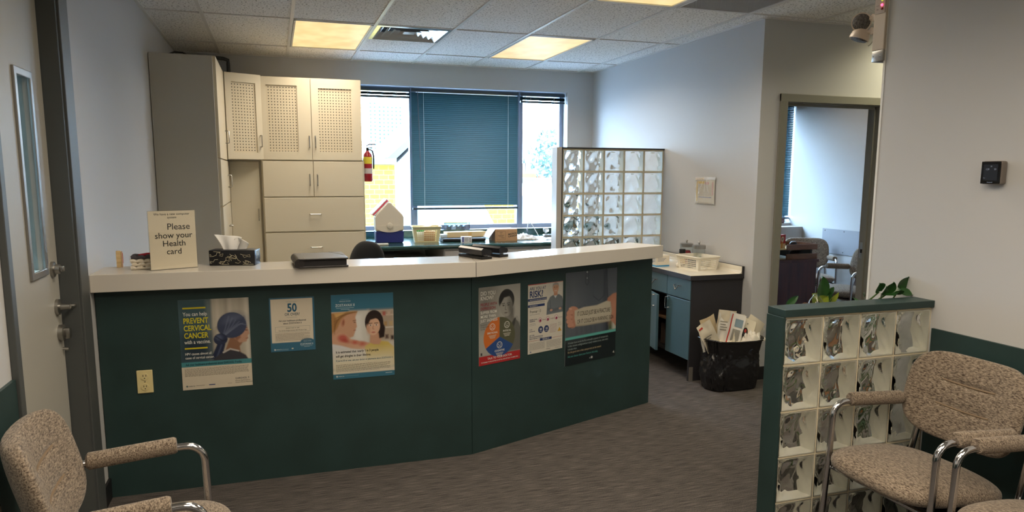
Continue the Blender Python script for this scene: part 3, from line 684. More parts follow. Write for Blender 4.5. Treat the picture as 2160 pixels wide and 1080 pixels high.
# ---------------------------------------------------------------- posters
PRINT = mat('poster_print', (255, 255, 255), rough=.38, spec=.4)
_n = PRINT.node_tree.nodes.new('ShaderNodeVertexColor'); _n.layer_name = 'print'
PRINT.node_tree.links.new(_n.outputs[0], PRINT.node_tree.nodes['Principled BSDF'].inputs['Base Color'])
class Sheet:
    """a printed sheet: colour canvas (x 0..100 across, y downwards in the same unit) plus lettering as geometry"""
    def __init__(s, wm, hm, bg, res=110):
        s.w, s.h = wm, hm; s.k = wm/100; s.Hh = 100*hm/wm
        s.nx = res; s.ny = int(res*hm/wm)
        s.X, s.Y = np.meshgrid(np.linspace(0, 100, s.nx+1), np.linspace(0, s.Hh, s.ny+1))
        s.C = np.ones((s.ny+1, s.nx+1, 3))*np.array(lin(bg)); s.texts = []; s.bars = []; s.soft = 100/res
    def put(s, d, c, soft=None, a=1.0):
        """d: signed distance (negative inside)"""
        f = soft or s.soft; m = np.clip(.5-d/f, 0, 1)*a
        s.C = s.C*(1-m[..., None])+np.array(lin(c))*m[..., None]; return s
    def rect(s, x0, y0, x1, y1, c, soft=None, a=1):
        return s.put(np.maximum(np.maximum(x0-s.X, s.X-x1), np.maximum(y0-s.Y, s.Y-y1)), c, soft, a)
    def ell(s, cx, cy, rx, ry, c, rot=0, soft=None, a=1):
        t = math.radians(rot); x, y = s.X-cx, s.Y-cy; u = (x*math.cos(t)+y*math.sin(t))/rx; v = (-x*math.sin(t)+y*math.cos(t))/ry
        return s.put((np.sqrt(u*u+v*v)-1)*min(rx, ry), c, soft, a)
    def poly(s, P, c, soft=None, a=1):
        P = np.array(P, float); d = np.full(s.X.shape, 1e9); ins = np.zeros(s.X.shape, bool)
        for i in range(len(P)):
            p, q = P[i], P[(i+1) % len(P)]; e = q-p
            t = np.clip(((s.X-p[0])*e[0]+(s.Y-p[1])*e[1])/(e@e+1e-9), 0, 1)
            d = np.minimum(d, np.hypot(s.X-p[0]-t*e[0], s.Y-p[1]-t*e[1]))
            c_ = ((p[1] > s.Y) != (q[1] > s.Y)) & (s.X < (q[0]-p[0])*(s.Y-p[1])/(q[1]-p[1]+1e-9)+p[0]); ins ^= c_
        return s.put(np.where(ins, -d, d), c, soft, a)
    def line(s, P, r, c, soft=None, a=1):
        d = np.full(s.X.shape, 1e9)
        for p, q in zip(P[:-1], P[1:]):
            e0, e1 = q[0]-p[0], q[1]-p[1]; t = np.clip(((s.X-p[0])*e0+(s.Y-p[1])*e1)/(e0*e0+e1*e1+1e-9), 0, 1)
            d = np.minimum(d, np.hypot(s.X-p[0]-t*e0, s.Y-p[1]-t*e1))
        return s.put(d-r, c, soft, a)
    def text(s, t, x, y, size, c, align='LEFT', sx=1.0, bold=0.0, rot=0): s.texts.append((t, x, y, size, c, align, sx, bold, rot)); return s
    def bar(s, x0, y0, x1, y1, c): s.bars.append((x0, y0, x1, y1, c)); return s
    def fine(s, x0, y0, x1, y1, n, c, rnd, hh=None):
        """lines of print too small to read"""
        st = (y1-y0)/n
        for i in range(n):
            e = x1-(rnd.random()*.25*(x1-x0) if i % 4 == 3 else rnd.random()*1.5); x = x0
            while x < e:
                wd = rnd.uniform(1.2, 4.5); s.bar(x, y0+i*st, min(x+wd, e), y0+i*st+(hh or st*.5), c); x += wd+.7
        return s
    def build(s, name, label, M, group='posters on the counter front'):
        """M maps sheet metres (x right from the left edge, y out of the wall is -y, z up from the bottom) to the world"""
        nx, ny = s.nx, s.ny; g = G(); g.colors = True
        Z = lambda y: s.h-y*s.k
        ys, zs = s.X*s.k, s.h-s.Y*s.k
        g.add([(a, -.0012, b) for a, b in zip(ys.ravel(), zs.ravel())], [(j*(nx+1)+i, (j+1)*(nx+1)+i, (j+1)*(nx+1)+i+1, j*(nx+1)+i+1) for j in range(ny) for i in range(nx)])
        colors = [tuple(c) for c in s.C.reshape(-1, 3)]
        k = len(g.v); g.box((0, -.0011, 0), (s.w, 0, s.h)); colors += [lin((225, 222, 214))]*(len(g.v)-k)
        def quad(x0, y0, x1, y1, c, d):
            g.add([(x0*s.k, d, Z(y1)), (x1*s.k, d, Z(y1)), (x1*s.k, d, Z(y0)), (x0*s.k, d, Z(y0))], [(0, 1, 2, 3)]); colors.extend([lin(c)]*4)
        for b in s.bars: quad(*b, -.0015)
        for t, x, y, size, c, al, sx, bo, rot in s.texts:
            v, f = text_geo(t, size, al, bo)
            mm = T(x*s.k, -.0017, Z(y)) @ Matrix.Rotation(math.radians(-rot), 4, 'Y') @ Matrix(((s.k*sx, 0, 0, 0), (0, 0, -1, 0), (0, s.k, 0, 0), (0, 0, 0, 1)))
            g.add(v, f, 0, mm); colors.extend([lin(c)]*len(v))
        o = g.build(name, PRINT)
        at = o.data.color_attributes.new('print', 'FLOAT_COLOR', 'POINT')
        at.data.foreach_set('color', np.array([(c[0]*.74, c[1]*.74, c[2]*.74, 1) for c in colors], 'f').ravel())
        o.matrix_world = M
        return tag(o, label, 'poster', group)
rnd = random.Random(7)
def left_at(x0, ztop, h): return T(x0, 3.7695, 1.56+ztop-h)
def right_at(s0, ztop, h): return MR @ T(s0, -.0005, 1.56+ztop-h)
SK = (206, 158, 128)
# vaccine poster with a woman in a headscarf
p = Sheet(.323, .449, (86, 110, 118), 120)
p.rect(0, 0, 46, 96, (70, 96, 104), 14).rect(38, 0, 46, 100, (128, 138, 138), 6, .6).rect(46, -5, 100, 98, (196, 188, 172), 4)
for x, c in ((52, (214, 206, 190)), (64, (176, 168, 152)), (70, (212, 204, 190)), (84, (186, 178, 162)), (93, (220, 214, 200))): p.rect(x, -5, x+5, 98, c, 4, .8)
p.rect(0, 55, 44, 96, (34, 44, 62), 26, .8)
p.poly([(70, 62), (88, 58), (91, 66), (84, 76), (86, 96), (60, 96), (64, 78)], (148, 108, 84), 2)                 # neck
p.poly([(84, 40), (95, 42), (97.5, 50), (99, 57), (96.5, 59), (96.5, 63), (94, 69), (84, 70), (76, 62)], (196, 154, 130), 1.6)   # face in profile
p.ell(94.5, 51, 2.2, .8, (84, 60, 52), 0).line([(91, 48), (96, 47.5)], .5, (98, 72, 60)).line([(93.5, 64), (96.5, 63.5)], .5, (150, 92, 84))
p.poly([(76, 60), (84, 52), (86, 62), (80, 68)], (150, 106, 84), 3)                                            # shadow side of the cheek
p.ell(82, 57, 2.6, 4, (182, 134, 108), 10)
p.ell(74, 42, 21, 20, (62, 70, 96), -8).ell(78, 37, 16, 13, (100, 110, 136), -10, 14, .8).poly([(53, 44), (92, 30), (95, 45), (78, 60), (60, 62)], (66, 74, 100), 6)
for a in range(6): p.line([(60, 60), (64+a*4.5, 48-a*1.5), (70+a*5, 28+a*3)], .55, (118, 128, 152), 1.6, .7)
p.ell(57, 63, 10, 9, (50, 58, 84)).ell(55, 60, 5, 4, (84, 94, 122), 20, 4).line([(50, 58), (60, 66), (66, 64)], .6, (30, 36, 58), 1.4)
p.poly([(52, 70), (64, 70), (60, 84), (52, 96), (42, 92)], (44, 52, 78), 1.6).line([(58, 72), (50, 92)], .8, (86, 96, 124), 2)
p.poly([(42, 97), (52, 88), (66, 80), (80, 82), (92, 90), (96, 97)], (64, 64, 72), 2).line([(60, 84), (70, 79), (82, 83)], 1.2, (196, 190, 184))
p.rect(-1, 96, 101, 103.5, (78, 146, 154)).rect(-1, 103.5, 101, 140, (226, 214, 192))
p.bar(6, 11.5, 38, 13.8, (220, 204, 40)).bar(6, 73.5, 38, 75.8, (220, 204, 40))
p.text('You can help', 6, 24.5, 8.2, (238, 236, 228), sx=.78, bold=.012)
for i, t in enumerate(('PREVENT', 'CERVICAL', 'CANCER')): p.text(t, 6, 36+i*11.4, 11.8, (228, 214, 44), sx=.72, bold=.02)
p.text('with a vaccine.', 6, 67.5, 8.2, (238, 236, 228), sx=.76, bold=.012)
p.text('HPV causes almost all', 6, 85, 5.4, (236, 234, 226), sx=.78, bold=.012).text('cases of cervical cancer.', 6, 91, 5.4, (236, 234, 226), sx=.78, bold=.012)
p.text('Ask your healthcare professional about GARDASIL 9 today.', 6, 101.4, 5.0, (30, 62, 74), sx=.66, bold=.015)
p.fine(4, 106, 96, 119, 8, (150, 142, 128), rnd, .7)
p.text('GARDASIL 9', 75, 127.5, 4.2, (44, 64, 84), sx=.9).text('Human Papillomavirus', 75, 130.6, 2.4, (60, 70, 84)).text('9-valent Vaccine, Recombinant', 75, 133.4, 2.2, (60, 70, 84))
p.ell(6, 133.5, 1.3, 1.3, (40, 90, 100)).text('MERCK', 8.4, 134.6, 2.8, (60, 80, 88)).bar(19, 132.8, 31, 133.6, (170, 160, 146)).bar(37, 132.4, 46, 133.8, (60, 76, 130)).bar(64, 132.8, 70, 133.4, (150, 142, 130))
p.build('poster', 'vaccine poster on the counter of a woman in a blue headscarf with yellow words', left_at(-.465, -.603, .449))
# small sheet, blue border
p = Sheet(.218, .277, (62, 112, 138), 90)
p.rect(3, 3, 96, 106, (228, 216, 194)).ell(82, 107, 16, 9, (62, 112, 138)).rect(-1, 106, 101, 128, (62, 112, 138))
p.text('50', 50, 33, 27, (40, 98, 128), 'CENTER', .8, .03).text('OR OVER?', 50, 42.5, 9, (52, 84, 104), 'CENTER', .82, .01).bar(37, 9.5, 61, 9.9, (70, 110, 130)).bar(37, 46.5, 61, 46.9, (70, 110, 130))
p.text('Ask your healthcare professional', 50, 56, 5.6, (40, 62, 76), 'CENTER', .82, .012).text('about ZOSTAVAX II', 50, 62.4, 5.6, (40, 62, 76), 'CENTER', .86, .012)
for a in ((11, 68, 89, 68.4), (11, 80.6, 89, 81), (11, 68, 11.4, 81), (88.6, 68, 89, 81)): p.bar(*a, (110, 130, 136))
p.text("DON'T PUT IT OFF", 50, 73.4, 4, (50, 70, 80), 'CENTER', .9).text('Your risk for shingles increases after 50 years of age.', 50, 78.6, 3.8, (60, 76, 84), 'CENTER', .78)
p.fine(11, 84, 89, 103, 10, (150, 142, 130), rnd, .8)
p.text('SINGLE DOSE', 82, 106, 3.0, (200, 216, 222), 'CENTER').text('ZOSTAVAX II', 80, 114, 6.2, (222, 234, 238), 'CENTER', .8, .01).bar(67, 116, 93, 116.6, (190, 210, 216)).bar(74, 118, 87, 118.6, (190, 210, 216))
p.ell(9, 122, 1.8, 1.8, (226, 232, 232)).text('MERCK', 12, 123.3, 3.6, (226, 232, 232)).fine(24, 121, 40, 125, 3, (140, 172, 188), rnd).bar(46, 119.5, 50, 122.5, (220, 214, 196))
p.build('poster', 'small blue bordered notice asking 50 or over on the counter front', left_at(-.047, -.614, .277))
# shingles poster: two women
p = Sheet(.32, .448, (62, 118, 142), 120)
p.rect(-1, 28, 101, 120, (206, 200, 190)).rect(60, 28, 101, 80, (176, 160, 142), 8).rect(30, 28, 58, 80, (216, 214, 206), 8)
for y, c in ((36, (206, 190, 176)), (57, (214, 204, 190))): p.rect(76, y, 101, y+2, c, 1)
for x, y, c in ((82, 31, (178, 96, 84)), (90, 31, (204, 178, 160)), (84, 48, (176, 140, 90)), (93, 48, (196, 170, 126)), (86, 70, (98, 78, 70)), (95, 72, (70, 58, 56))): p.rect(x, y, x+5, y+7, c, 3)
p.rect(36, 34, 48, 76, (232, 230, 224), 6, .8)
# nearer woman, seen from behind in profile
p.poly([(0, 30), (34, 29), (41, 30), (38, 38), (39, 46), (40, 54), (38, 58), (37, 62), (34, 70), (28, 72), (22, 66), (10, 70), (-2, 78)], (206, 160, 130), 2)
p.poly([(-2, 30), (42, 28), (40, 31), (26, 32), (16, 40), (8, 56), (-2, 66)], (176, 130, 80), 3).poly([(4, 30), (38, 28), (22, 32), (8, 40)], (214, 172, 112), 3)
for k in range(6): p.line([(40-k*3, 29), (20-k*3, 34+k), (4, 44+k*4)], .45, (132, 92, 56), 1.4, .7)
p.ell(18, 46, 3.4, 7, (196, 140, 112), 8).ell(18.5, 46, 1.6, 4.4, (166, 108, 84), 8)
p.line([(34, 44), (38.5, 43)], .5, (110, 76, 60)).ell(36.6, 46.5, 1.6, .7, (96, 70, 60)).line([(35, 60), (38, 59.5)], .5, (166, 92, 84))
p.poly([(-2, 70), (12, 62), (22, 66), (30, 74), (44, 78), (60, 82), (62, 92), (30, 92), (14, 86), (-2, 84)], (214, 166, 138), 2.5)
p.ell(17, 72, 8, 6, (192, 84, 76), 10, 5, .85).ell(22, 77, 6, 3, (176, 66, 62), 20, 4, .7).ell(36, 80, 5, 3, (196, 84, 74), 10, 4, .8).ell(48, 83, 5, 3.5, (190, 80, 70), 0, 5, .7)
p.poly([(-2, 80), (14, 84), (30, 90), (60, 96), (60, 122), (-2, 122)], (222, 222, 226), 3)
# farther woman, facing us, dark bob and yellow top
p.poly([(52, 88), (62, 82), (76, 80), (90, 82), (100, 92), (101, 122), (56, 122)], (214, 190, 104), 2.5).ell(76, 88, 12, 8, (196, 172, 88), 0, 8, .5)
p.poly([(62, 62), (78, 60), (79, 80), (76, 86), (66, 85), (60, 82)], (204, 158, 130), 2)
p.ell(68, 48, 15, 20, (46, 34, 32)).poly([(78, 40), (86, 58), (84, 74), (76, 76), (74, 60)], (44, 32, 30), 2)
p.ell(66.5, 55, 11, 15, (222, 180, 152), 4).poly([(54, 42), (60, 36), (74, 35), (80, 44), (70, 42), (62, 44), (57, 54)], (50, 38, 34), 1.6)
for x in (62, 71.5): p.ell(x, 53, 2.5, 1.1, (236, 230, 222)).ell(x, 53, 1.1, 1.1, (60, 46, 40)).line([(x-3, 50), (x+2.6, 49.6)], .6, (78, 56, 46))
p.line([(66.5, 54), (65.5, 59), (67.5, 60)], .5, (176, 126, 104)).ell(66.5, 65, 3.2, 1.0, (186, 100, 92)).ell(58, 60, 3, 7, (196, 148, 122), 0, 4, .6)
p.rect(-1, 108, 101, 128, (226, 216, 190), 10, .9).rect(-1, 96, 101, 130, (232, 224, 196), 22, .7).rect(-1, 126, 101, 132, (230, 220, 198)).rect(-1, 131.5, 101, 142, (62, 118, 142))
p.text('SINGLE DOSE', 22, 12, 3, (214, 226, 230), 'CENTER').text('ZOSTAVAX II', 22, 19.5, 6, (228, 238, 240), 'CENTER', .86, .01).bar(8, 21.6, 36, 22.2, (190, 212, 220)).bar(15, 24, 29, 24.6, (190, 212, 220)).bar(15, 7.6, 29, 7.9, (150, 184, 198))
p.text('It is estimated that nearly 1 in 3 people', 5, 96.5, 5.6, (38, 40, 44), sx=.78, bold=.014).text('will get shingles in their lifetime.', 5, 103.5, 5.6, (38, 40, 44), sx=.78, bold=.014)
p.text('If you\'re 50 or over, ask your doctor or pharmacist about ZOSTAVAX II.', 5, 110.5, 4.2, (60, 110, 132), sx=.74, bold=.008)
p.fine(5, 116, 94, 129, 8, (126, 118, 104), rnd, .6)
p.ell(6, 135.4, 1.3, 1.3, (226, 232, 232)).text('MERCK', 8.4, 136.5, 2.8, (226, 232, 232)).bar(17, 135, 41, 135.5, (130, 168, 184)).bar(85, 134.4, 96, 135.4, (190, 210, 218))
p.build('poster', 'shingles poster on the counter showing two women and a red rash, blue header', left_at(.255, -.612, .448))
# depression poster
p = Sheet(.299, .443, (150, 148, 142), 120)
p.rect(-1, -1, 101, 130, (176, 174, 166), 3).rect(-1, -1, 30, 70, (112, 112, 108), 50, .9).rect(60, 10, 101, 60, (190, 188, 180), 30, .6)
p.poly([(48, 76), (62, 66), (80, 62), (101, 78), (101, 130), (60, 130), (48, 100)], (110, 110, 106), 3).poly([(82, 64), (90, 66), (84, 84), (76, 90)], (74, 74, 72), 2).line([(80, 66), (92, 64), (101, 84)], 1.2, (160, 160, 154), 2)
p.poly([(62, 50), (82, 46), (84, 68), (74, 80), (62, 70)], (136, 134, 128), 3)
p.ell(66, 30, 19, 22, (50, 50, 50)).ell(65, 40, 15.5, 21, (166, 164, 156), -6).poly([(48, 24), (60, 12), (78, 14), (84, 28), (76, 22), (60, 24), (50, 38)], (46, 46, 46), 2)
p.ell(77, 44, 7, 18, (96, 95, 92), -8, 8, .75)
for x in (58.5, 70.5): p.ell(x, 39, 2.6, 1.1, (60, 60, 58)).line([(x-3.4, 35.5), (x+3, 35)], .7, (70, 70, 68))
p.line([(64, 38), (62.5, 47), (66, 48)], .6, (116, 114, 110)).ell(64.5, 53.5, 4, 1.2, (112, 104, 100))
cx, cy, R_ = 49, 98, 38
ang = lambda a: (cx+R_*math.cos(math.radians(a)), cy+R_*math.sin(math.radians(a)))
def wedge(a0, a1, c): p.poly([(cx, cy)]+[ang(a0+(a1-a0)*i/24) for i in range(25)], c)
p.rect(-1, 131, 101, 150, (184, 48, 50))
wedge(150, 270, (216, 118, 52)); wedge(270, 390, (96, 98, 76)); wedge(30, 150, (50, 84, 146))
def face(fx, fy, r, bend):
    p.ell(fx, fy, r+.5, r+.5, (236, 234, 226)); p.ell(fx, fy, r-.6, r-.6, (216, 118, 52) if bend == 1 else (96, 98, 76) if bend == 2 else (50, 84, 146))
    for q in (-1, 1): p.ell(fx+q*r*.4, fy-r*.2, .9, .9, (236, 234, 226))
    p.line([(fx-r*.45, fy+r*.5), (fx, fy+r*.3), (fx+r*.45, fy+r*.5)], .5, (236, 234, 226))
face(32, 77, 6, 1); face(67, 77, 6, 2); face(49, 114, 6, 3)
WH = (240, 238, 230)
p.text('DID YOU', 4, 15, 10.5, WH, sx=.8, bold=.012).text('KNOW?', 4, 24, 10.5, WH, sx=.8, bold=.012)
for i, (t, c) in enumerate((('PEOPLE WITH', (150, 30, 44)), ('DEPRESSION', (150, 30, 44)), ('SUFFER FROM', WH), ('MORE THAN', WH), ('JUST SADNESS', WH))): p.text(t, 4, 35+i*7.6, 7.6, c, sx=.82, bold=.012)
for i, t in enumerate(('Symptoms', 'of depression', 'can be:')): p.text(t, 4, 72+i*4, 3.6, (70, 70, 68))
p.text('EMOTIONAL', 32, 90, 5.2, WH, 'CENTER', .84, .015).text('PHYSICAL', 67, 90, 5.2, WH, 'CENTER', .84, .015).text('COGNITIVE', 49, 126.5, 5.4, WH, 'CENTER', .84, .015)
for x, y in ((32, 93), (67, 93), (49, 129)):
    for i in range(3): p.bar(x-9+i*1.5, y+i*2.4, x+9-i*1.5, y+i*2.4+1, (222, 214, 200))
p.rect(4, 124, 7.6, 129, (40, 40, 44))
p.text('TALK TO YOUR DOCTOR.', 50, 138.6, 5.6, WH, 'CENTER', .9, .012).text("IT'S POSSIBLE TO FEEL BETTER, DO BETTER, AND GET BACK TO BEING YOU.", 50, 144, 3.2, WH, 'CENTER', .82, .01)
p.build('poster', 'grey depression poster with an orange, olive and blue wheel and red foot', right_at(.048, -.614, .443))
# risk poster
p = Sheet(.278, .416, (228, 222, 208), 120)
p.rect(-1, -1, 101, 1.6, (196, 60, 56))
p.rect(54, 1.6, 101, 66, (220, 216, 206), 8)
p.poly([(52, 70), (54, 44), (62, 32), (72, 28), (88, 28), (98, 34), (101, 44), (101, 68)], (120, 128, 134), 1.6).poly([(72, 28), (78, 36), (84, 28)], (206, 216, 224), 1).line([(58, 58), (74, 62), (98, 58)], 3, (104, 112, 120), 3).ell(66, 61, 4, 2.4, (214, 164, 134)).ell(92, 60, 4, 2.4, (214, 164, 134)).line([(62, 40), (64, 56)], .8, (96, 104, 112), 2)
p.rect(73, 20, 84, 30, (204, 152, 124), 2).ell(78.5, 13, 9, 12, (218, 168, 138)).poly([(69, 12), (70, 4), (79, 1.6), (87, 4), (88, 12), (84, 7), (74, 7)], (170, 166, 160), 1.4)
for x in (75.4, 82): p.ell(x, 12.5, 1.4, .7, (80, 62, 54)).line([(x-2, 10.4), (x+2, 10.2)], .4, (140, 128, 118))
p.line([(78.6, 13), (78, 16.4)], .4, (180, 128, 104)).line([(75.4, 19.6), (81.6, 19.6)], .55, (236, 228, 220))
BL = (40, 62, 116)
p.text('ARE YOU AT', 4, 12.5, 9.4, BL, sx=.86, bold=.01).text('RISK?', 3.6, 28, 19.5, BL, sx=.86, bold=.025)
p.rect(-1, 30.5, 53, 36, BL).rect(-1, 43.5, 47, 49, BL)
p.text('PNEUMOCOCCAL PNEUMONIA CAN BE SERIOUS', 4, 34.4, 2.8, WH, sx=.82).text('HELP PREVENT IT', 4, 47.6, 3.2, WH, sx=.9)
p.fine(4, 38, 48, 42, 3, (130, 130, 134), rnd, .6); p.text('Prevnar 13', 5, 61.5, 9, (70, 72, 84), sx=.78); p.fine(5, 51, 34, 54, 2, (150, 150, 150), rnd, .5); p.fine(5, 64, 34, 67, 2, (150, 150, 150), rnd, .5)
for x, t in ((34, 'Talking'), (56, 'Coughing'), (81, 'Sneezing')):
    p.ell(x, 79-(x-34)*.03, 5, 5, (176, 60, 104)).ell(x, 79-(x-34)*.03, 4.3, 4.3, (236, 226, 220)).ell(x+.6, 80, 2.6, 3, (168, 44, 92)); p.text(t, x+6.2, 80, 3.2, (110, 50, 90))
for i, t in enumerate(('PNEUMOCOCCAL', 'PNEUMONIA')): p.text(t, 4, 77+i*3.6, 3.4, BL, sx=.8, bold=.015)
p.fine(4, 84, 22, 90, 3, (150, 150, 150), rnd, .6)
for x, t in ((36, '50'), (52.5, '18')):
    p.ell(x, 100, 7, 7.6, BL); p.text(t, x, 101.5, 7, WH, 'CENTER', .9, .02); p.bar(x-3.5, 103.6, x+3.5, 104.4, WH)
for i, t in enumerate(('It is for', 'everyone over')): p.text(t, 4, 98+i*4, 3.4, BL, sx=.8, bold=.015)
p.fine(62, 92, 84, 112, 8, (176, 140, 150), rnd, .7); p.fine(87, 90, 97, 99, 4, (150, 150, 150), rnd, .6)
p.poly([(91, 101), (97.5, 110), (85, 110)], (214, 168, 60))
for i, t in enumerate(('ASK YOUR', 'HEALTHCARE PROFESSIONAL', 'ABOUT PREVNAR 13 TODAY')): p.text(t, 4, 111+i*3.8, 3.4, BL, sx=.86, bold=.015)
p.rect(-1, 121.6, 101, 122.2, (180, 60, 56)).rect(34, 119, 68, 124.6, BL); p.text('PREVNAR 13', 51, 123.2, 3.8, WH, 'CENTER', .9, .015)
p.fine(4, 127, 49, 143, 9, (140, 138, 132), rnd, .6); p.fine(53, 127, 97, 143, 9, (140, 138, 132), rnd, .6)
p.ell(8, 145.6, 2, 1.2, (50, 90, 150)).text('Prevnar 13', 78, 146.5, 4, (96, 96, 104), sx=.8).bar(52, 144.4, 64, 145.4, (110, 110, 112))
p.build('poster', 'white pneumonia poster headed are you at risk with a grey haired man', right_at(.406, -.630, .416))
# fracture poster
p = Sheet(.453, .582, (26, 38, 42), 150)
p.rect(-1, -1, 101, 89, (90, 98, 108))
p.rect(0, 0, 30, 89, (112, 118, 126), 30, .6).rect(74, -1, 80, 89, (62, 68, 80), 8, .7)
p.rect(84, 60, 101, 89, (196, 198, 186), 3).rect(84, 68, 92, 89, (72, 96, 66), 5).rect(79, 55, 85, 89, (52, 58, 68), 3)
p.poly([(79, -1), (101, -1), (101, 38), (90, 42), (82, 44), (78, 20)], (100, 108, 118), 1.5).line([(79, 0), (80, 22), (82, 44)], .8, (50, 56, 68), 2)
p.line([(38, 0), (37, 16), (40, 20), (43, 17), (43, 0)], .5, (66, 72, 82), 1.2).ell(40, 10, .9, .9, (190, 194, 198)).ell(40, 1.6, 1.6, 1, (210, 212, 212))
p.line([(52, 36), (64, 44), (74, 38), (75, 4)], .45, (58, 64, 76), 1, .9).line([(52, 36), (54, 8)], .3, (76, 82, 92), 1, .6)
for k in range(5): p.line([(18+k*9, 50), (22+k*9, 86)], 1.2, (76, 84, 96), 5, .5)
p.poly([(80, 50), (82, 42), (92, 37), (101, 36), (101, 86), (93, 78), (84, 72)], (190, 132, 108), 1.6).ell(92, 60, 8, 18, (206, 150, 124), 10, 8, .6)
p.ell(13, 62, 11, 15, (196, 140, 116), -8)
for k, (fx, fy) in enumerate(((5, 55), (4, 61), (4.5, 67), (7, 72.5))): p.ell(fx+3, fy, 6, 3.5, (206, 152, 128), 6).line([(fx-1, fy+3), (fx+8, fy+3.2)], .4, (140, 88, 72), 1)
p.ell(16, 50.5, 8, 3.4, (204, 150, 124), 14).ell(9, 49.5, 3, 1.6, (222, 176, 152), 14)
p.poly([(17, 53), (34, 50), (60, 50), (80, 46), (88, 48), (91, 62), (88, 76), (60, 76), (36, 76), (20, 75), (17, 64)], (206, 198, 178), 1.4)
p.line([(20, 74), (40, 75), (60, 75.4), (88, 75)], 1.1, (160, 150, 130), 3, .7).line([(88, 50), (90, 62), (88, 74)], .6, (150, 140, 120), 2, .6)
p.rect(-1, 89, 101, 92.6, (104, 190, 180))
for t, y, s_ in (('IT COULD JUST BE A FRACTURE', 61, 8.6), ('OR IT COULD BE A WARNING SIGN', 72, 8.4)): p.text(t, 22, y, s_, (40, 38, 38), sx=.53, rot=-1)
G1 = (170, 186, 184)
p.text('A broken bone can be the first noticeable symptom of osteoporosis.', 5, 98.5, 4.2, G1, sx=.68).text('It often remains undiagnosed as it slowly weakens bones, even when', 5, 102.8, 4.2, G1, sx=.68).text('it breaks them.', 5, 107.1, 4.2, G1, sx=.68)
p.text('But the good news is that osteoporosis can be treated.', 5, 111.4, 4.2, (206, 186, 150), sx=.7).text('Ask your doctor about your fracture risk today.', 5, 117.4, 4.2, (96, 180, 172), sx=.72)
p.text('LC', 47, 124.6, 3, (220, 222, 220)).ell(52, 123.4, 1.4, 1.6, (220, 222, 220)).poly([(94.5, 123), (97, 120.5), (98, 124)], (220, 220, 210))
p.build('poster', 'large fracture poster with an arm in a plaster cast over a dark text panel', right_at(.708, -.586, .582))
# ---------------------------------------------------------------- things on the reception counter
ZT = 1.56-.457
def crumple(g, nu, nv, fn, mi=0, M=None): return g.surf(fn, nu, nv, mi, M)
t = thing('sign_holder', 'clear acrylic stand with a printed notice about showing a health card', 'sign', (-.475, 3.832, ZT), math.radians(23))
ACR = thin_glass('acrylic_clear', (.97, .97, .96), 1.2)
G().box((-.110, -.004, .0), (.110, -.0025, .286)).box((-.110, .0025, .0), (.110, .004, .286)).box((-.110, -.0024, .0), (.110, .0024, .0015)).build('front_sleeve', ACR, t)
G().box((-.110, .0045, 0), (.110, .075, .003), bev=.001).build('foot', thin_glass('acrylic_foot', (.90, .88, .84), 2), t)
g = G(); g.box((-.107, -.001, .003), (.107, .001, .283))
for s_, x, z, sz in (('We have a new computer', 0, .263, .0155), ('system', 0, .247, .0155), ('Please', .028, .193, .043), ('show your', .004, .152, .040), ('Health', .004, .113, .040), ('card', .002, .074, .040)):
    v, f = text_geo(s_, sz, 'CENTER', .006); g.add(v, f, 1, T(x, -.0016, z, math.pi/2))
INK = mat('ink_black', (40, 38, 38), rough=.7)
g.build('notice_sheet', [mat('sheet_cream', (226, 216, 196), rough=.7), INK], t)

t = thing('tissue_box', 'black tissue box with a white scribble pattern and a tissue standing out', 'tissue box', (-.2045, 3.945, ZT), math.radians(-13))
TB = mat('tissue_box_black', (20, 20, 24), rough=.35); TL = mat('tissue_box_line', (196, 188, 160), rough=.5)
g = G(); g.box((-.113, -.052, 0), (.113, .056, .078), bev=.003)
rr = random.Random(3)
for k in range(11):       # wandering white line drawing on the front and the end
    x0, z0 = -.10+.2*(k % 6)/5.2, .013+.034*(k//6)+rr.uniform(-.004, .01); pts = [(x0, -.0532, z0)]; a = rr.uniform(0, 6)
    for q in range(7):
        a += rr.uniform(-2.2, 2.2); x0 = min(.105, max(-.107, x0+.016*math.cos(a))); z0 = min(.072, max(.006, z0+.013*math.sin(a))); pts.append((x0, -.0532, z0))
    g.tube(pts, .0009, 5, 1)
for k in range(4):
    y0, z0 = -.03+.022*k, .03; pts = []; a = k*1.7
    for q in range(7):
        a += rr.uniform(-2, 2); y0 = min(.05, max(-.046, y0+.012*math.cos(a))); z0 = min(.072, max(.006, z0+.014*math.sin(a))); pts.append((.1132, y0, z0))
    g.tube(pts, .0009, 5, 1)
g.build('box', [TB, TL], t)
TS = mat('tissue_paper', (236, 234, 230), rough=.9)
def tis(u, v):
    """front sheet: pulled up from the slot, leaning left, with soft pleats; u across, v up"""
    top = .092-.012*math.sin(3*u+1)-.035*u**2
    x = -.052+.062*u+v*(-.034+.062*u)-.012*v*v*(1-u)
    y = -.004+.010*math.sin(8*u+.5)*(.3+.7*v)+.018*v*v*math.sin(3*u)
    return (x, y, .072+v*top)
def tis2(u, v):
    top = .062+.010*math.sin(4*u)-.020*u
    x = -.008+.058*u+v*(.010+.012*u); y = .014+.010*math.sin(9*u)*(.3+.7*v)-.014*v*v
    return (x, y, .072+v*top+.006*math.sin(math.pi*v)*math.sin(6*u))
G().surf(tis, 28, 14).surf(tis2, 22, 12).build('tissue', TS, t, solid=.0008)

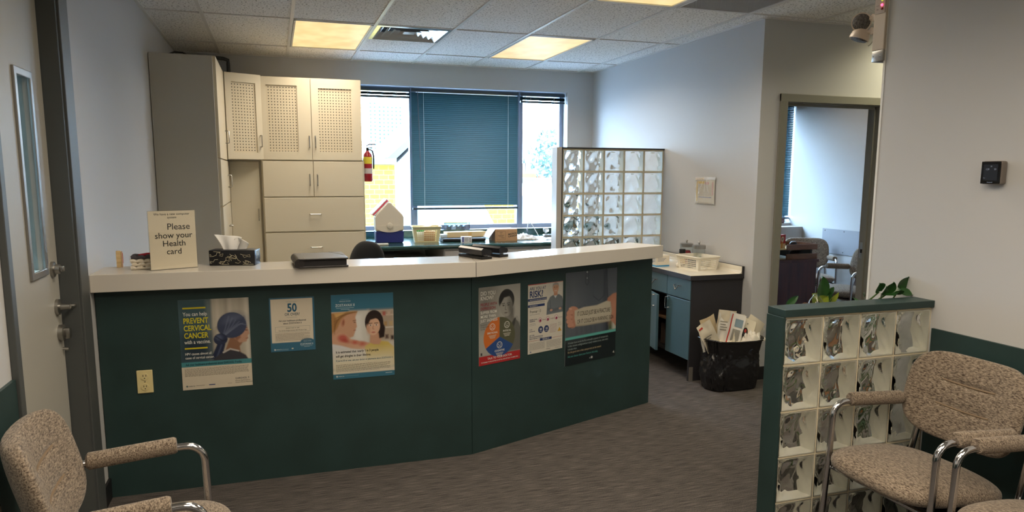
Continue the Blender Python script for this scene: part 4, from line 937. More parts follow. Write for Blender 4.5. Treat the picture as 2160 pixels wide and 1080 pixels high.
t = thing('portfolio_binder', 'black leather zip portfolio lying closed at the front edge of the counter', 'binder', (.212, 3.815, ZT), math.radians(2.5))
LE = mat('black_leather', (38, 34, 34), rough=.38, bump=(240, .25))
def slab(z0, z1, x0, x1, y0, y1): return G().box((x0, y0, z0), (x1, y1, z1), bev=.005, seg=3)
slab(.0, .009, -.115, .125, -.135, .15).build('back_cover', LE, t)
slab(.038, .047, -.115, .125, -.137, .152).build('front_cover', LE, t)
g = G(); g.tube([(-.113, -.134, .0235), (-.113, .150, .0235)], .0235, 16); g.build('spine', LE, t)
G().box((-.105, -.128, .009), (.116, .143, .038)).build('page_block', mat('page_dark', (30, 28, 30), rough=.7), t)
g = G(); g.prism([(.06, .152), (.125, .152), (.125, -.02), (.105, .02), (.085, .09)], .0471, .0482); g.build('corner_panel', mat('leather_grey_panel', (70, 72, 78), rough=.3), t)
g = G(); g.tube([(-.088, -.136, .0473), (-.088, .151, .0473)], .0009, 5); g.tube([(.06, .152, .048), (.085, .09, .048), (.105, .02, .048), (.125, -.02, .048)], .0009, 5); g.build('stitching', mat('stitch', (150, 144, 134), rough=.7), t)

def punch(x, y, rz, label):
    t = thing('hole_punch', label, 'hole punch', (x, y, ZT), rz, 'hole punches on the counter')
    MT = mat('punch_black', (26, 26, 30), rough=.25, spec=.6)
    G().box((-.115, -.036, 0), (.115, .036, .016), bev=.004).build('base', BLACK, t)
    g = G(); g.prism([(-.034, .024), (.026, .024), (.036, .034), (.030, .05), (-.022, .062), (-.036, .052)], -.112, .112, 'x'); g.build('lever', MT, t)
    for k in (-.085, 0, .085): G().lathe([(0, .016), (.011, .016), (.011, .03), (0, .03)], 12, M=T(k, .01, 0)).build('punch_head', STEEL, t)
    G().box((-.085, -.018, .0592), (.085, -.010, .0603), M=T(0, 0, -.001, -.22)).build('grip_slot', DARK, t)
    return t
punch(1.058, 3.895, math.radians(-70), 'hole punch with a blue sheen, nearer one lying on the counter bend')
punch(1.165, 3.965, math.radians(-62), 'hole punch lying half hidden behind the other one on the counter bend')

# folded knitted cloth and the little wooden block
t = thing('knitted_cloth', 'folded chunky knit cloth, white and grey with a red stripe, behind the sign', 'cloth', (-.605, 3.90, ZT), math.radians(5))
KW = mat('wool_white', (224, 214, 196), rough=.95, bump=(160, .8)); KG = mat('wool_grey', (74, 70, 76), rough=.95, bump=(160, .8)); KR = mat('wool_red', (176, 40, 58), rough=.95, bump=(160, .8))
for z, x0, m_ in ((.0, -.07, KW), (.017, -.064, KW), (.034, -.07, KW), (.051, -.066, KG)):
    g = G()
    for r in range(5):
        pts = [(x0+.012*i, -.045+.022*r, z+.009+.0025*math.sin(i*2.2+r)) for i in range(13)]
        g.tube(pts, [.0085+.0022*math.sin(i*2.2) for i in range(13)], 8)
    g.build('knit_fold', m_, t)
G().tube([(-.03, -.04, .068), (0, -.01, .070), (.04, .02, .068)], .008, 8).build('red_stripe', KR, t)
t = thing('wooden_block', 'little upright wooden block with a coloured edge at the wall end of the counter', 'block', (-.738, 3.985, ZT), math.radians(8))
WB = wood('pale_wood', (196, 164, 112), (224, 196, 146))
G().box((-.017, -.014, 0), (.004, .014, .082), bev=.001).build('slab', WB, t); G().box((.005, -.014, 0), (.011, .014, .078)).build('slab', mat('wood_pink', (206, 170, 140), rough=.6), t)
G().box((.0112, -.01, .02), (.0122, .008, .07)).build('red_tab', KR, t)

# office chair behind the counter (only its back shows)
t = thing('office_chair', 'black office chair whose rounded back shows above the counter', 'office chair', (.415, 5.05, 0), math.radians(-62))
FB = mat('black_upholstery', (16, 18, 22), rough=.9, sheen=.1)
def pad(a, b, c, ex=2.6):
    def fn(u, v):
        th, ph = 2*math.pi*u, math.pi*(v-.5); sg = lambda q, e: math.copysign(abs(q)**(2/e), q)
        return (a*sg(math.cos(ph), ex)*sg(math.cos(th), ex), b*sg(math.cos(ph), ex)*sg(math.sin(th), ex), c*sg(math.sin(ph), ex))
    return fn
G().surf(pad(.21, .045, .25), 32, 20, M=T(0, .20, .85, math.radians(-9)), closed_u=True).build('backrest', FB, t)
G().surf(pad(.23, .23, .045), 32, 16, M=T(0, -.02, .47), closed_u=True).build('seat', FB, t)
G().tube([(0, .24, .75), (0, .25, .55), (0, .2, .42), (0, 0, .41)], .018, 8).build('back_bar', BLACK, t)
G().tube([(0, 0, .08), (0, 0, .43)], .025, 12).build('gas_lift', BLACK, t)
for k in range(5):
    a = k*2*math.pi/5; g = G(); g.tube([(0, 0, .10), (.28*math.cos(a), .28*math.sin(a), .065)], [.022, .014], 8); g.build('leg', BLACK, t)
    G().lathe([(0, -.012), (.026, -.012), (.026, .012), (0, .012)], 14, M=T(.28*math.cos(a), .28*math.sin(a), .027, math.pi/2, 0, a)).build('caster', BLACK, t)

# ---------------------------------------------------------------- window blinds
SLAT = mat('blind_teal', (36, 78, 88), rough=.5)
SLAT.node_tree.nodes['Principled BSDF'].inputs['Subsurface Weight'].default_value = 0
RAIL = mat('blind_rail', (58, 70, 80), rough=.35, metal=.4); CORDM = mat('blind_cord', (206, 214, 216), rough=.6)
def blind(x0, x1, zt, zb, yb, label, lowered, name='window_blind', tilt=62, wand=None, pitch=.0205):
    t = thing(name, label, 'window blind', ((x0+x1)/2, yb, zb), 0, 'horizontal slat blinds'); w_ = (x1-x0)/2; h = zt-zb
    G().box((-w_, -.018, h-.034), (w_, .018, h), bev=.003).build('head_rail', RAIL, t)
    g = G(); zz = h-.05; k = 0; cr = math.radians(tilt)
    n = int((h-.075)/pitch) if lowered else 44
    for i in range(n):
        if lowered: z = h-.05-i*pitch; a = cr
        else: z = h-.045-i*(h-.075)/44; a = math.radians(6+8*math.sin(i*1.9))
        c, s = math.cos(a)*.0125, math.sin(a)*.0125; b = .0016
        v = [(sx*w_*.995, y, zq) for sx in (-1, 1) for y, zq in ((-c, z-s), (-c*.4-s*.1, z-s*.4+b), (c*.4-s*.1, z+s*.4+b), (c, z+s))]
        g.add(v, [(0, 4, 5, 1), (1, 5, 6, 2), (2, 6, 7, 3)], 0, None, True)
    g.build('slats', SLAT, t)
    G().box((-w_, -.014, 0), (w_, .014, .022), bev=.003).build('bottom_rail', RAIL, t)
    for q in ((-.78, .80) if lowered else (-.55, .5)):
        g = G(); g.tube([(q*w_, -.0145, .01), (q*w_, -.0145, h-.02)], .0016, 6)
        g.tube([(q*w_+.006, .0145, .01), (q*w_+.006, .0145, h-.02)], .0012, 5); g.build('ladder_cord', CORDM, t)
    if wand is not None:
        G().tube([(wand, -.022, h-.03), (wand+.012, -.026, h-.03-.4), (wand+.022, -.028, max(.05, h-.85))], .0042, 6).build('tilt_wand', mat('wand_dark', (78, 82, 92), rough=.3), t)
    return t
YBL = YB+.06
blind(.815, 1.372, 1.56+.885, 1.56+.785, YBL, 'raised teal blind bunched at the top of the narrow left window pane', False)
blind(1.385, 2.555, 1.56+.888, 1.56-.362, YBL, 'large lowered teal blind covering the middle window pane', True, wand=-.52)
b_ = blind(2.580, 3.095, 1.56+.888, 1.56+.782, YBL, 'raised teal blind bunched at the top of the right window pane', False)
G().tube([(-.21, -.022, .08), (-.208, -.026, -.4), (-.20, -.026, -.75)], .0035, 6).build('tilt_wand', MATS['wand_dark'], b_)

# ---------------------------------------------------------------- things on the window worktop
# picnic cooler
t = thing('picnic_cooler', 'white and blue picnic cooler with a gabled lid on the window worktop', 'cooler', (1.045, 7.04, ZB), math.radians(-3))
CW = mat('cooler_white', (206, 198, 184), rough=.4); CB = mat('cooler_blue', (34, 44, 112), rough=.4)
hw, hd = .132, .115
def gable(z0, ins=0): return [(-hw+ins, z0), (hw-ins, z0), (hw+.003-ins, .25), (hw-.012-ins, .275), (.012, .388-ins), (-.012, .388-ins), (-hw+.012+ins, .275), (-hw-.003+ins, .25)]
g = G(); bm_ = G().prism(gable(.115), -hd, hd, 'y'); g = bm_
lid = g.build('lid', CW, t); q = lid.modifiers.new('b', 'BEVEL'); q.width = .010; q.segments = 3
g = G().prism([(-hw+.012, 0), (hw-.012, 0), (hw, .02), (hw, .114), (-hw, .114), (-hw, .02)], -hd+.002, hd-.002, 'y'); bd = g.build('tub', CB, t); q = bd.modifiers.new('b', 'BEVEL'); q.width = .008; q.segments = 3
g = G(); g.prism([(-hw+.004, .17), (hw-.004, .17)]+[(( .97*hw)*math.cos(a), .155-.052*math.sin(a)) for a in [math.pi*k/16 for k in range(17)]], -hd-.004, -hd+.004, 'y'); g.build('lid_skirt', CW, t)
G().lathe([(0, 0), (.028, 0), (.026, .009), (0, .011)], 22, M=T(0, -hd-.003, .165, math.pi/2)).build('push_button', CW, t)
for k, (dx, c, nm) in enumerate(((.0, (226, 228, 236), 'white'), (.013, (206, 62, 88), 'pink'), (.026, (216, 220, 226), 'pale'))):
    o = G().box((-.004, -.10, 0), (.004, .10, .205)).build('magazine', mat('magazine_'+nm, c, rough=.4)); o.location = (1.045-.142-.72*(.010+.011*k), 7.05+.012*k, ZB+.252+.69*(.010+.011*k)); o.rotation_euler = (0, math.radians(45.5), 0)
    tag(o, {'white': 'white magazine leaning along the left slope of the picnic cooler lid', 'pink': 'pink covered magazine leaning on the left slope of the cooler', 'pale': 'pale outermost magazine of those leaning against the picnic cooler'}[nm], 'magazine', 'magazines leaning on the cooler')
tag(G().box((-.055, -.012, 0), (.055, .012, .02), bev=.006).build('white_bar', WHITEMET, None, (.935, 6.70, ZB), (0, 0, .08)), 'small white plastic bar lying in front of the picnic cooler', 'desk item')

def basket(name, label, M, wx, wy, h, col_, flare=.14, nx=9, ny=7, rows=6, band=.18):
    """plastic basket: tapered walls pierced by real slots"""
    t = thing(name, label, 'basket', (0, 0, 0)); t.matrix_world = M
    def P(side, a, z):      # side 0..3, a in -1..1 along it
        k = 1+flare*(z/h-1); X, Y = wx/2*k, wy/2*k
        return [(a*X, -Y, z), (X, a*Y, z), (-a*X, Y, z), (-X, -a*Y, z)][side]
    g = G()
    def strip(side, a0, a1, z0, z1):
        g.add([P(side, a0, z0), P(side, a1, z0), P(side, a1, z1), P(side, a0, z1)], [(0, 1, 2, 3)])
    for side in range(4):
        n = nx if side % 2 == 0 else ny
        zb0, zb1 = h*.10, h*(1-band)
        strip(side, -1, 1, 0, zb0); strip(side, -1, 1, zb1, h)
        strip(side, -1, -.78, zb0, zb1); strip(side, .78, 1, zb0, zb1)
        for k in range(n+1):
            a = -.78+1.56*k/n; e = .14/n*1.1; strip(side, max(-.78, a-e), min(.78, a+e), zb0, zb1)
        for r in range(1, rows):
            z = zb0+(zb1-zb0)*r/rows; e = (zb1-zb0)/rows*.16
            for k in range(n):
                a = -.78+1.56*k/n; e2 = .14/n*1.1; strip(side, a+e2, a+1.56/n-e2, z-e, z+e)
    g.build('wall', col_, t, solid=.0022)
    k0 = 1-flare; G().box((-wx/2*k0, -wy/2*k0, 0), (wx/2*k0, wy/2*k0, .003)).build('bottom', col_, t)
    g = G(); c = .018; x, y = wx/2+.006, wy/2+.006
    pts = []
    for cx_, cy_, a0 in ((x-c, y-c, 0), (-x+c, y-c, 90), (-x+c, -y+c, 180), (x-c, -y+c, 270)): pts += arc((cx_, cy_, h), c, a0, a0+90, 4, 'xy')
    g.tube(pts, .0055, 8, closed=True); g.build('rim', col_, t)
    return t
t = basket('laundry_basket', 'small cream plastic basket full of supplies on the window worktop', T(1.40, 6.98, ZB, rz=math.radians(-6)), .27, .20, .15, mat('basket_cream', (222, 212, 170), rough=.4), .16, 11, 7, 6, .2)
o = G().box((-.055, -.04, 0), (.055, .04, .10), bev=.002).build('carton', mat('carton_brown', (182, 128, 84), rough=.8), None, (1.425, 6.95, ZB+.006), (0, 0, -.1)); tag(o, 'brown carton standing inside the cream basket', 'carton')
o = G().surf(pad(.05, .04, .03, 2), 16, 10, closed_u=True).build('green_packet', mat('packet_green', (60, 140, 70), rough=.4), None, (1.345, 7.0, ZB+.115), (0, .3, 0)); tag(o, 'green packet lying on top in the cream basket', 'packet')
o = G().box((-.06, -.035, 0), (.06, .035, .012), bev=.003).build('yellow_packet', mat('packet_yellow', (206, 170, 70), rough=.5), None, (1.40, 7.02, ZB+.135), (0, -.1, .2)); tag(o, 'yellow packet on top of the supplies in the cream basket', 'packet')
o = G().box((-.045, -.05, 0), (.045, .05, .09), bev=.002).build('white_carton', mat('carton_white', (226, 224, 218), rough=.7), None, (1.335, 6.985, ZB+.006), (0, 0, .1)); tag(o, 'white carton inside the left half of the cream basket', 'carton')

CARD = mat('cardboard', (186, 146, 110), rough=.85, spec=.15, noise=(30, .3, (170, 130, 96)))
CARDP = mat('cardboard_pale', (206, 186, 146), rough=.85, spec=.15)
g = G(); g.box((-.23, -.13, 0), (.20, .12, .035), bev=.012); tag(g.build('black_case', BLACK, None, (1.78, 6.99, ZB), (0, 0, -.04)), 'flat black case under the long cardboard carton on the window worktop', 'case')
t = thing('flat_carton', 'long flat pale cardboard carton lying on the black case', 'carton', (1.80, 7.03, ZB+.036), math.radians(6))
G().box((-.20, -.06, 0), (.205, .06, .052), bev=.002).build('body', CARDP, t); G().box((.02, -.0605, -.0005), (.055, .0605, .0525)).build('packing_tape', mat('tape', (206, 170, 110), rough=.25), t)
G().box((-.26, -.055, .0), (-.2005, .055, .03), bev=.002).build('end_flap', mat('flap_blue', (190, 206, 222), rough=.6), t)
g = G(); g.tube([(.205, 0, .04), (.235, 0, .045), (.255, 0, .025), (.25, 0, .004), (.215, 0, .0)], .004, 6); g.build('cord_loop', WHITEMET, t)
t = thing('medicine_box', 'small white and blue medicine box in front of the flat carton', 'carton', (1.755, 6.78, ZB), math.radians(-4))
G().box((-.05, -.022, 0), (.05, .022, .058), bev=.001).build('box', mat('box_white', (230, 230, 232), rough=.5), t)
g = G(); g.box((-.046, -.0226, .005), (-.026, -.022, .055)); g.build('blue_band', mat('band_blue', (110, 120, 180), rough=.5), t)
g = G()
for k in range(4): g.box((-.018, -.0226, .014+.01*k), (.012+.006*(k % 2), -.022, .018+.01*k))
for k in range(3): g.box((.024, -.0226, .01+.014*k), (.044, -.022, .016+.014*k))
g.build('print_lines', mat('print_grey', (110, 108, 120), rough=.6), t)

def open_carton(x, y, rz):
    t = thing('shipping_carton', 'brown shipping carton with one flap open and black stamps on its side', 'carton', (x, y, ZB), rz)
    a, b, h, e = .115, .10, .118, .003
    g = G()
    for p, q in (((-a, -b, 0), (a, -b+e, h)), ((-a, b-e, 0), (a, b, h)), ((-a, -b+e, 0), (-a+e, b-e, h)), ((a-e, -b+e, 0), (a, b-e, h)), ((-a, -b, 0), (a, b, e))): g.box(p, q)
    g.build('body', CARD, t)
    G().box((0, -b, -e), (.105, b, 0), M=T(-a, 0, h, 0, math.radians(128))).build('open_flap', mat('flap_pale', (206, 204, 206), rough=.8), t)
    G().box((-a, -b+.01, h), (a, b-.004, h+.003), M=T(0, 0, 0)).build('top_flap', mat('flap_top', (206, 200, 192), rough=.8), t)
    g = G(); y_ = -b-.0006; lw_ = .0016
    for p, q in (((-.10, .018), (-.01, .018+lw_)), ((-.10, .098), (-.01, .098+lw_)), ((-.10, .018), (-.10+lw_, .098)), ((-.01, .018), (-.01+lw_, .0996))): g.box((p[0], y_, p[1]), (q[0], -b, q[1]))
    for k, (p, q) in enumerate(((-.07, -.04), (-.06, -.05), (-.085, -.025), (-.08, -.03), (-.055, -.02))): g.box((p, y_, .085-.013*k), (q, -b, .088-.013*k))
    for s_, x_, z_, sz in (('MADE IN', .065, .066, .022), ('CANADA', .067, .044, .022)):
        v, f = text_geo(s_, sz, 'CENTER', .03); g.add(v, f, 0, T(x_, y_, z_, math.pi/2) @ Matrix.Rotation(math.radians(8), 4, 'Z'))
    g.build('printing', INK, t)
open_carton(2.165, 6.90, math.radians(2))

def crumpled(name, label, cat, x, y, z, wx, wy, h, m_, seed, rz=0, group=None):
    def fn(u, v):
        a, b = u-.5, v-.5; e = max(0, 1-(2*max(abs(a), abs(b)))**3)
        n_ = mnoise.noise(Vector((u*5+seed, v*5, seed)))*.5+abs(mnoise.noise(Vector((u*11, v*11+seed, 2.))))*.5
        return (a*wx+.012*mnoise.noise(Vector((u*6, v*6, seed+5.))), b*wy+.012*mnoise.noise(Vector((u*6, v*6, seed+9.))), max(.002, .003+h*(e*(.35+n_))))
    o = G().surf(fn, 34, 24).build(name, m_, None, (x, y, z), (0, 0, rz), solid=.001)
    return tag(o, label, cat, group)
NEWS = mat('newsprint', (214, 212, 208), rough=.9, noise=(60, .75, (120, 122, 132)))
crumpled('crumpled_newspaper', 'crumpled printed newspaper between the shipping carton and the sink', 'newspaper', 2.42, 6.99, ZB, .28, .24, .07, NEWS, 2.3, -.2)

# sink, taps, soap
t = thing('kitchen_sink', 'small steel sink let into the right end of the window worktop', 'sink', (2.80, 7.02, ZB))
g = G(); a, b = .20, .20; i_ = .025
for p, q in (((-a, -b, 0), (a, -b+i_, .006)), ((-a, b-.07, 0), (a, b, .006)), ((-a, -b+i_, 0), (-a+i_, b-.07, .006)), ((a-i_, -b+i_, 0), (a, b-.07, .006))): g.box(p, q, bev=.002)
g.box((-a+i_, -b+i_, .0004), (a-i_, b-.07, .0015)); g.build('rim', STEEL, t)
t = thing('tap', 'chrome gooseneck mixer tap with two clear round knobs behind the sink', 'tap', (2.80, 7.17, ZB+.006))
G().box((-.10, -.028, 0), (.10, .028, .022), bev=.008).build('base_plate', CHROME, t)
G().tube([(0, 0, .02), (0, 0, .17)]+[(0, -.045+.045*math.cos(math.radians(a_)), .17+.045*math.sin(math.radians(a_))) for a_ in range(0, 181, 20)]+[(0, -.09, .135)], .011, 12).build('spout', CHROME, t)
for s_ in (-1, 1):
    G().lathe([(.012, .02), (.012, .045), (.030, .052), (.034, .075), (.028, .09), (0, .094)], 10, M=T(s_*.072, 0, 0), smooth=False).build('knob', mat('knob_clear', (230, 234, 236), rough=.08, trans=.8), t)
t = thing('filter_tap', 'thin white curved filter tap standing left of the chrome mixer tap', 'tap', (2.66, 7.20, ZB))
G().tube([(.0, 0, 0), (-.02, 0, .04), (-.075, 0, .125), (-.10, 0, .155), (-.115, 0, .155), (-.125, 0, .135), (-.13, 0, .095)], .0048, 8).build('pipe', WHITEMET, t)
G().lathe([(0, -.03), (.007, -.03), (.010, 0), (.006, .006), (0, .006)], 10, M=T(-.131, 0, .09)).build('nozzle', mat('nozzle_grey', (96, 96, 104), rough=.4), t)
t = thing('soap_bottle', 'clear pump soap bottle half full of amber liquid beside the sink', 'soap bottle', (2.985, 7.10, ZB))
G().lathe([(.027, .002), (.030, .01), (.029, .07), (.022, .11), (.012, .128), (.012, .138)], 18).build('bottle', thin_glass('clear_plastic', (.92, .95, .96), 1.3), t)
G().lathe([(0, .004), (.0265, .004), (.0265, .074), (0, .074)], 18).build('liquid', mat('amber_soap', (150, 110, 40), rough=.1, trans=.4), t)
G().lathe([(0, .136), (.013, .136), (.013, .156), (.005, .158), (.005, .185), (0, .185)], 12).box((-.005, -.006, .184), (.045, .006, .194), bev=.003).build('pump', mat('pump_dark', (70, 66, 70), rough=.4), t)
t = thing('clear_organizer', 'clear plastic organizer box on the window sill above the flat carton', 'organizer', (1.845, YB+.035, WZ0+.0))
g = G()
for p, q in (((-.14, -.05, 0), (.14, -.047, .075)), ((-.14, .047, 0), (.14, .05, .075)), ((-.14, -.047, 0), (-.137, .047, .075)), ((.137, -.047, 0), (.14, .047, .075)), ((-.14, -.047, 0), (.14, .047, .003))): g.box(p, q)
g.build('box', thin_glass('organizer_plastic', (.80, .86, .93), 2), t)
g = G()
for p, q in (((-.142, -.052, .07), (.142, .052, .078)), ((-.142, -.052, 0), (-.132, -.046, .075)), ((.132, -.052, 0), (.142, -.046, .075))): g.box(p, q)
g.build('lid_frame', thin_glass('organizer_lid', (.62, .70, .80), 2), t)
for k, (x, c) in enumerate(((-.08, (60, 70, 90)), (-.03, (206, 210, 220)), (.02, (70, 80, 100)), (.075, (120, 126, 140)))):
    o = G().prism([(-.022, 0), (.022, 0), (.03, .05), (.0, .03), (-.028, .052)], -.03, .03, 'y').build('packet', mat('packet_%d' % c[0], c, rough=.5), None, (1.845+x, YB+.035, WZ0+.004)); tag(o, ('dark', 'white', 'blue grey', 'grey')[k]+' packet inside the clear organizer on the sill', 'packet', 'packets in the clear organizer')

# fire extinguisher hung on the cabinet side
t = thing('fire_extinguisher', 'red fire extinguisher hanging on the side of the cream cabinet by the window', 'fire extinguisher', (.862, 7.06, 1.56-.062))
RED = mat('extinguisher_red', (150, 28, 34), rough=.3)
g = G(); g.lathe([(.0, 0), (.036, 0), (.043, .010), (.043, .235), (.036, .262), (.018, .28), (.015, .292), (0, .292)], 22); g.build('cylinder', RED, t)
G().lathe([(.0434, .075), (.0434, .125)], 22).build('grey_label', mat('label_grey', (200, 192, 188), rough=.5), t)
G().lathe([(.0434, .168), (.0434, .232)], 22).build('yellow_label', mat('label_yellow', (220, 200, 60), rough=.5), t)
g = G(); g.lathe([(0, .29), (.014, .29), (.014, .322), (0, .322)], 12); g.box((-.012, -.008, .315), (.065, .008, .322), M=T(0, 0, 0, 0, -.06)); g.tube([(-.01, 0, .335), (.02, 0, .352), (.075, 0, .352)], .006, 8); g.build('valve_handle', BLACK, t)
G().tube([(.014, 0, .305), (.045, -.01, .29), (.055, -.012, .24), (.053, -.01, .12)], .007, 8).build('hose', BLACK, t)
G().box((-.064, -.02, .14), (-.0435, .02, .20)).build('bracket', STEEL, t)
# ---------------------------------------------------------------- supply cabinet on the right
ZS = 1.56-.74
t = thing('supply_cabinet', 'charcoal cabinet with teal drawers and doors, one door ajar, by the right wall', 'cabinet', (0, 0, 0))
xf, xb, ya, yb = 2.975, XR-.003, 4.685, 5.90
G().box((xf-.015, ya, 0), (xb, ya+.02, ZS-.037)).build('side_panel', CHARCOAL, t)
G().box((xf+.002, yb-.02, .0), (xb, yb, ZS-.037)).build('side_panel', CHARCOAL, t)
DK = mat('cabinet_inside', (30, 28, 28), rough=.7)
g = G(); g.box((xb-.01, ya+.02, .16), (xb, yb-.02, ZS-.037)); g.box((xf+.005, ya+.02, .16), (xb-.01, yb-.02, .175)); g.box((xf+.005, 5.035, .175), (xb-.01, 5.05, ZS-.04)); g.box((xf+.005, 5.41, .175), (xb-.01, 5.425, ZS-.04))
g.box((xf+.005, ya+.02, ZS-.21), (xb-.01, yb-.02, ZS-.195)); g.box((xf+.02, ya+.02, ZS-.055), (xb-.01, yb-.02, ZS-.04))
g.build('carcass', DK, t)
G().box((xf+.03, 5.051, .40), (xb-.011, 5.409, .415)).build('shelf', mat('shelf_brown', (120, 92, 66), rough=.6), t)
G().box((xf-.012, ya-.006, 0), (xf+.02, ya-.0005, .11)).build('foot', mat('foot_grey', (110, 106, 100), rough=.5), t)
def tri_pull(par, x, y, z, horiz=True):
    """wedge shaped bent-wire pull standing off the front (-x)"""
    g = G()
    if horiz: pts = [(x, y+.035, z+.012), (x-.026, y+.03, z+.012), (x-.03, y, z-.02), (x-.026, y-.03, z+.012), (x, y-.035, z+.012)]
    else: pts = [(x, y, z+.045), (x-.03, y, z+.045), (x-.026, y+.014, z), (x-.03, y, z-.045), (x, y, z-.045)]
    g.tube(pts, .0048, 8); 
    for q in (pts[0], pts[-1]): g.lathe([(0, 0), (.008, 0), (.006, .014), (0, .014)], 10, M=T(q[0], q[1], q[2], 0, -math.pi/2))
    return g.build('handle', CHROME, par)
for k, (a, b) in enumerate(((4.69, 5.03), (5.036, 5.41), (5.416, 5.885))):
    d = G().box((xf-.02, a, ZS-.192), (xf, b, ZS-.041), bev=.002).build('drawer', TEALCAB, t)
    tri_pull(d, xf-.02, (a+b)/2+.0, ZS-.11)
def cab_door(y0, y1, ang, hinge_hi, hy):
    g = G(); w_ = y1-y0
    if hinge_hi: g.box((-.02, -w_, 0), (0, 0, .455), bev=.002)
    else: g.box((-.02, 0, 0), (0, w_, .455), bev=.002)
    d = g.build('door', TEALCAB, t, (xf, y1 if hinge_hi else y0, ZS-.655), (0, 0, ang))
    tri_pull(d, -.02, hy, .40, False); return d
cab_door(4.69, 5.035, 0, False, .315)
cab_door(5.045, 5.41, math.radians(-12), True, -.30)
cab_door(5.416, 5.885, 0, False, .40)
for y, c, nm in ((5.12, (70, 60, 58), 'dark'), (5.22, (90, 76, 66), 'brown')):
    o = G().box((xf+.06, y-.03, 0), (xf+.2, y+.03, .17), bev=.003).build('supply_box', mat('supply_'+nm, c, rough=.6), None, (0, 0, .176)); tag(o, nm+' box inside the charcoal cabinet behind the door left ajar', 'box')
# worktop with backsplash
g = G(); prof = [(xf-.035, ZS-.037), (xf-.035, ZS-.0015), (xb-.02, ZS-.0015), (xb-.02, ZS+.055), (xb, ZS+.055), (xb, ZS-.037)]
g.prism(prof, ya-.015, yb, 'y', 0)
CREAM = mat('cream_top', (226, 219, 203), rough=.12, spec=.6)
top = [(xf-.034, ZS-.0014), (xf-.034, ZS), (xb-.045, ZS), (xb-.03, ZS+.005), (xb-.024, ZS+.02), (xb-.024, ZS+.052), (xb-.0205, ZS+.054), (xb-.0201, ZS-.0014)]
g.prism(top, ya-.014, yb, 'y', 1)
tag(g.build('supply_worktop', [CHARCOAL, CREAM]), 'glossy cream worktop with a dark edge on the charcoal cabinet', 'worktop')
# things on it
t = thing('glove_box', 'white carton with a blue base stripe at the far left of the cream worktop', 'carton', (3.02, 5.29, ZS), math.radians(4))
G().box((-.062, -.06, .012), (.062, .06, .092), bev=.001).build('box', mat('carton_ivory', (224, 216, 200), rough=.6), t)
G().box((-.0625, -.0605, 0), (.0625, .0605, .0119)).build('blue_stripe', mat('stripe_blue', (70, 150, 200), rough=.5), t)
g = G()
for k in range(3): g.box((-.05, -.0606, .066-.011*k), (.03-.01*k, -.06, .070-.011*k))
for k in range(4): g.box((-.0626, -.04, .072-.011*k), (-.062, .03-.008*k, .076-.011*k))
g.box((-.0626, -.01, .03), (-.062, .01, .045)); g.build('print_lines', mat('print_blue', (130, 136, 150), rough=.6), t)
t = thing('brown_bottle', 'brown medicine bottle with a black cap and yellow label on the cream worktop', 'bottle', (3.205, 5.235, ZS))
G().lathe([(0, 0), (.025, 0), (.027, .006), (.027, .105), (.022, .115), (0, .115)], 20).build('bottle', mat('bottle_brown', (50, 28, 16), rough=.15), t)
G().lathe([(0, .108), (.026, .108), (.026, .136), (.024, .14), (0, .14)], 20).build('cap', BLACK, t)
G().lathe([(.0274, .018), (.0274, .104)], 20).build('label', mat('label_cream', (226, 214, 176), rough=.5), t)
g = G()
for k in range(22):
    a = math.radians(195+k*5); 
    if k < 20: g.add([(.0278*math.cos(a), .0278*math.sin(a), .022), (.0278*math.cos(a+.0875), .0278*math.sin(a+.0875), .022), (.0278*math.cos(a+.0875), .0278*math.sin(a+.0875), .062), (.0278*math.cos(a), .0278*math.sin(a), .062)], [(0, 1, 2, 3)])
    if 4 < k < 16:
        for z in (.072, .084, .094): g.add([(.0278*math.cos(a), .0278*math.sin(a), z), (.0278*math.cos(a+.0875), .0278*math.sin(a+.0875), z), (.0278*math.cos(a+.0875), .0278*math.sin(a+.0875), z+.004), (.0278*math.cos(a), .0278*math.sin(a), z+.004)], [(0, 1, 2, 3)], 1)
g.build('label_print', [mat('label_gold', (214, 168, 64), rough=.5), mat('label_ink', (110, 96, 70), rough=.6)], t)
def jar(x, y, label, fill):
    t = thing('glass_jar', label, 'jar', (x, y, ZS), 0, 'glass dressing jars')
    G().lathe([(.0, .003), (.050, .003), (.052, .01), (.052, .145)], 24).build('glass_body', thin_glass('jar_glass', (.84, .88, .88), 1.3), t)
    G().lathe([(0, .146), (.055, .146), (.055, .172), (.05, .176), (.006, .178), (.006, .19), (.010, .198), (.006, .205), (0, .206)], 24).build('metal_lid', STEEL, t)
    G().lathe([(0, .004), (.047, .004), (.044, .03), (.046, fill*.7), (.03, fill), (0, fill)], 16).build('contents', mat('jar_contents_%d' % int(fill*1000), (150, 60, 66) if fill > .1 else (214, 208, 200), rough=.9), t)
jar(3.315, 5.35, 'left glass jar with a metal lid and reddish contents behind the brown bottle', .115)
jar(3.325, 5.175, 'right glass jar with a metal lid and pale contents behind the plastic basket', .04)
t = basket('plastic_basket', 'white slotted plastic basket on the cream worktop beside the brown bottle', T(3.225, 5.03, ZS, rz=math.radians(8)), .215, .27, .105, mat('basket_white', (228, 222, 206), rough=.35), .14, 12, 12, 5, .2)
o = G().box((-.04, -.012, 0), (.04, .012, .085), bev=.002).build('dark_packet', mat('packet_slate', (88, 94, 104), rough=.5), None, (3.21, 5.09, ZS+.004), (0, 0, .3)); tag(o, 'slate coloured packet standing in the white slotted basket', 'packet')
g = G(); g.surf(pad(.02, .02, .02, 2), 14, 10, closed_u=True); o = g.build('cotton_roll', mat('cotton', (226, 220, 208), rough=.95), None, (3.13, 5.165, ZS+.02)); tag(o, 'white cotton roll between the brown bottle and the white basket', 'cotton roll')

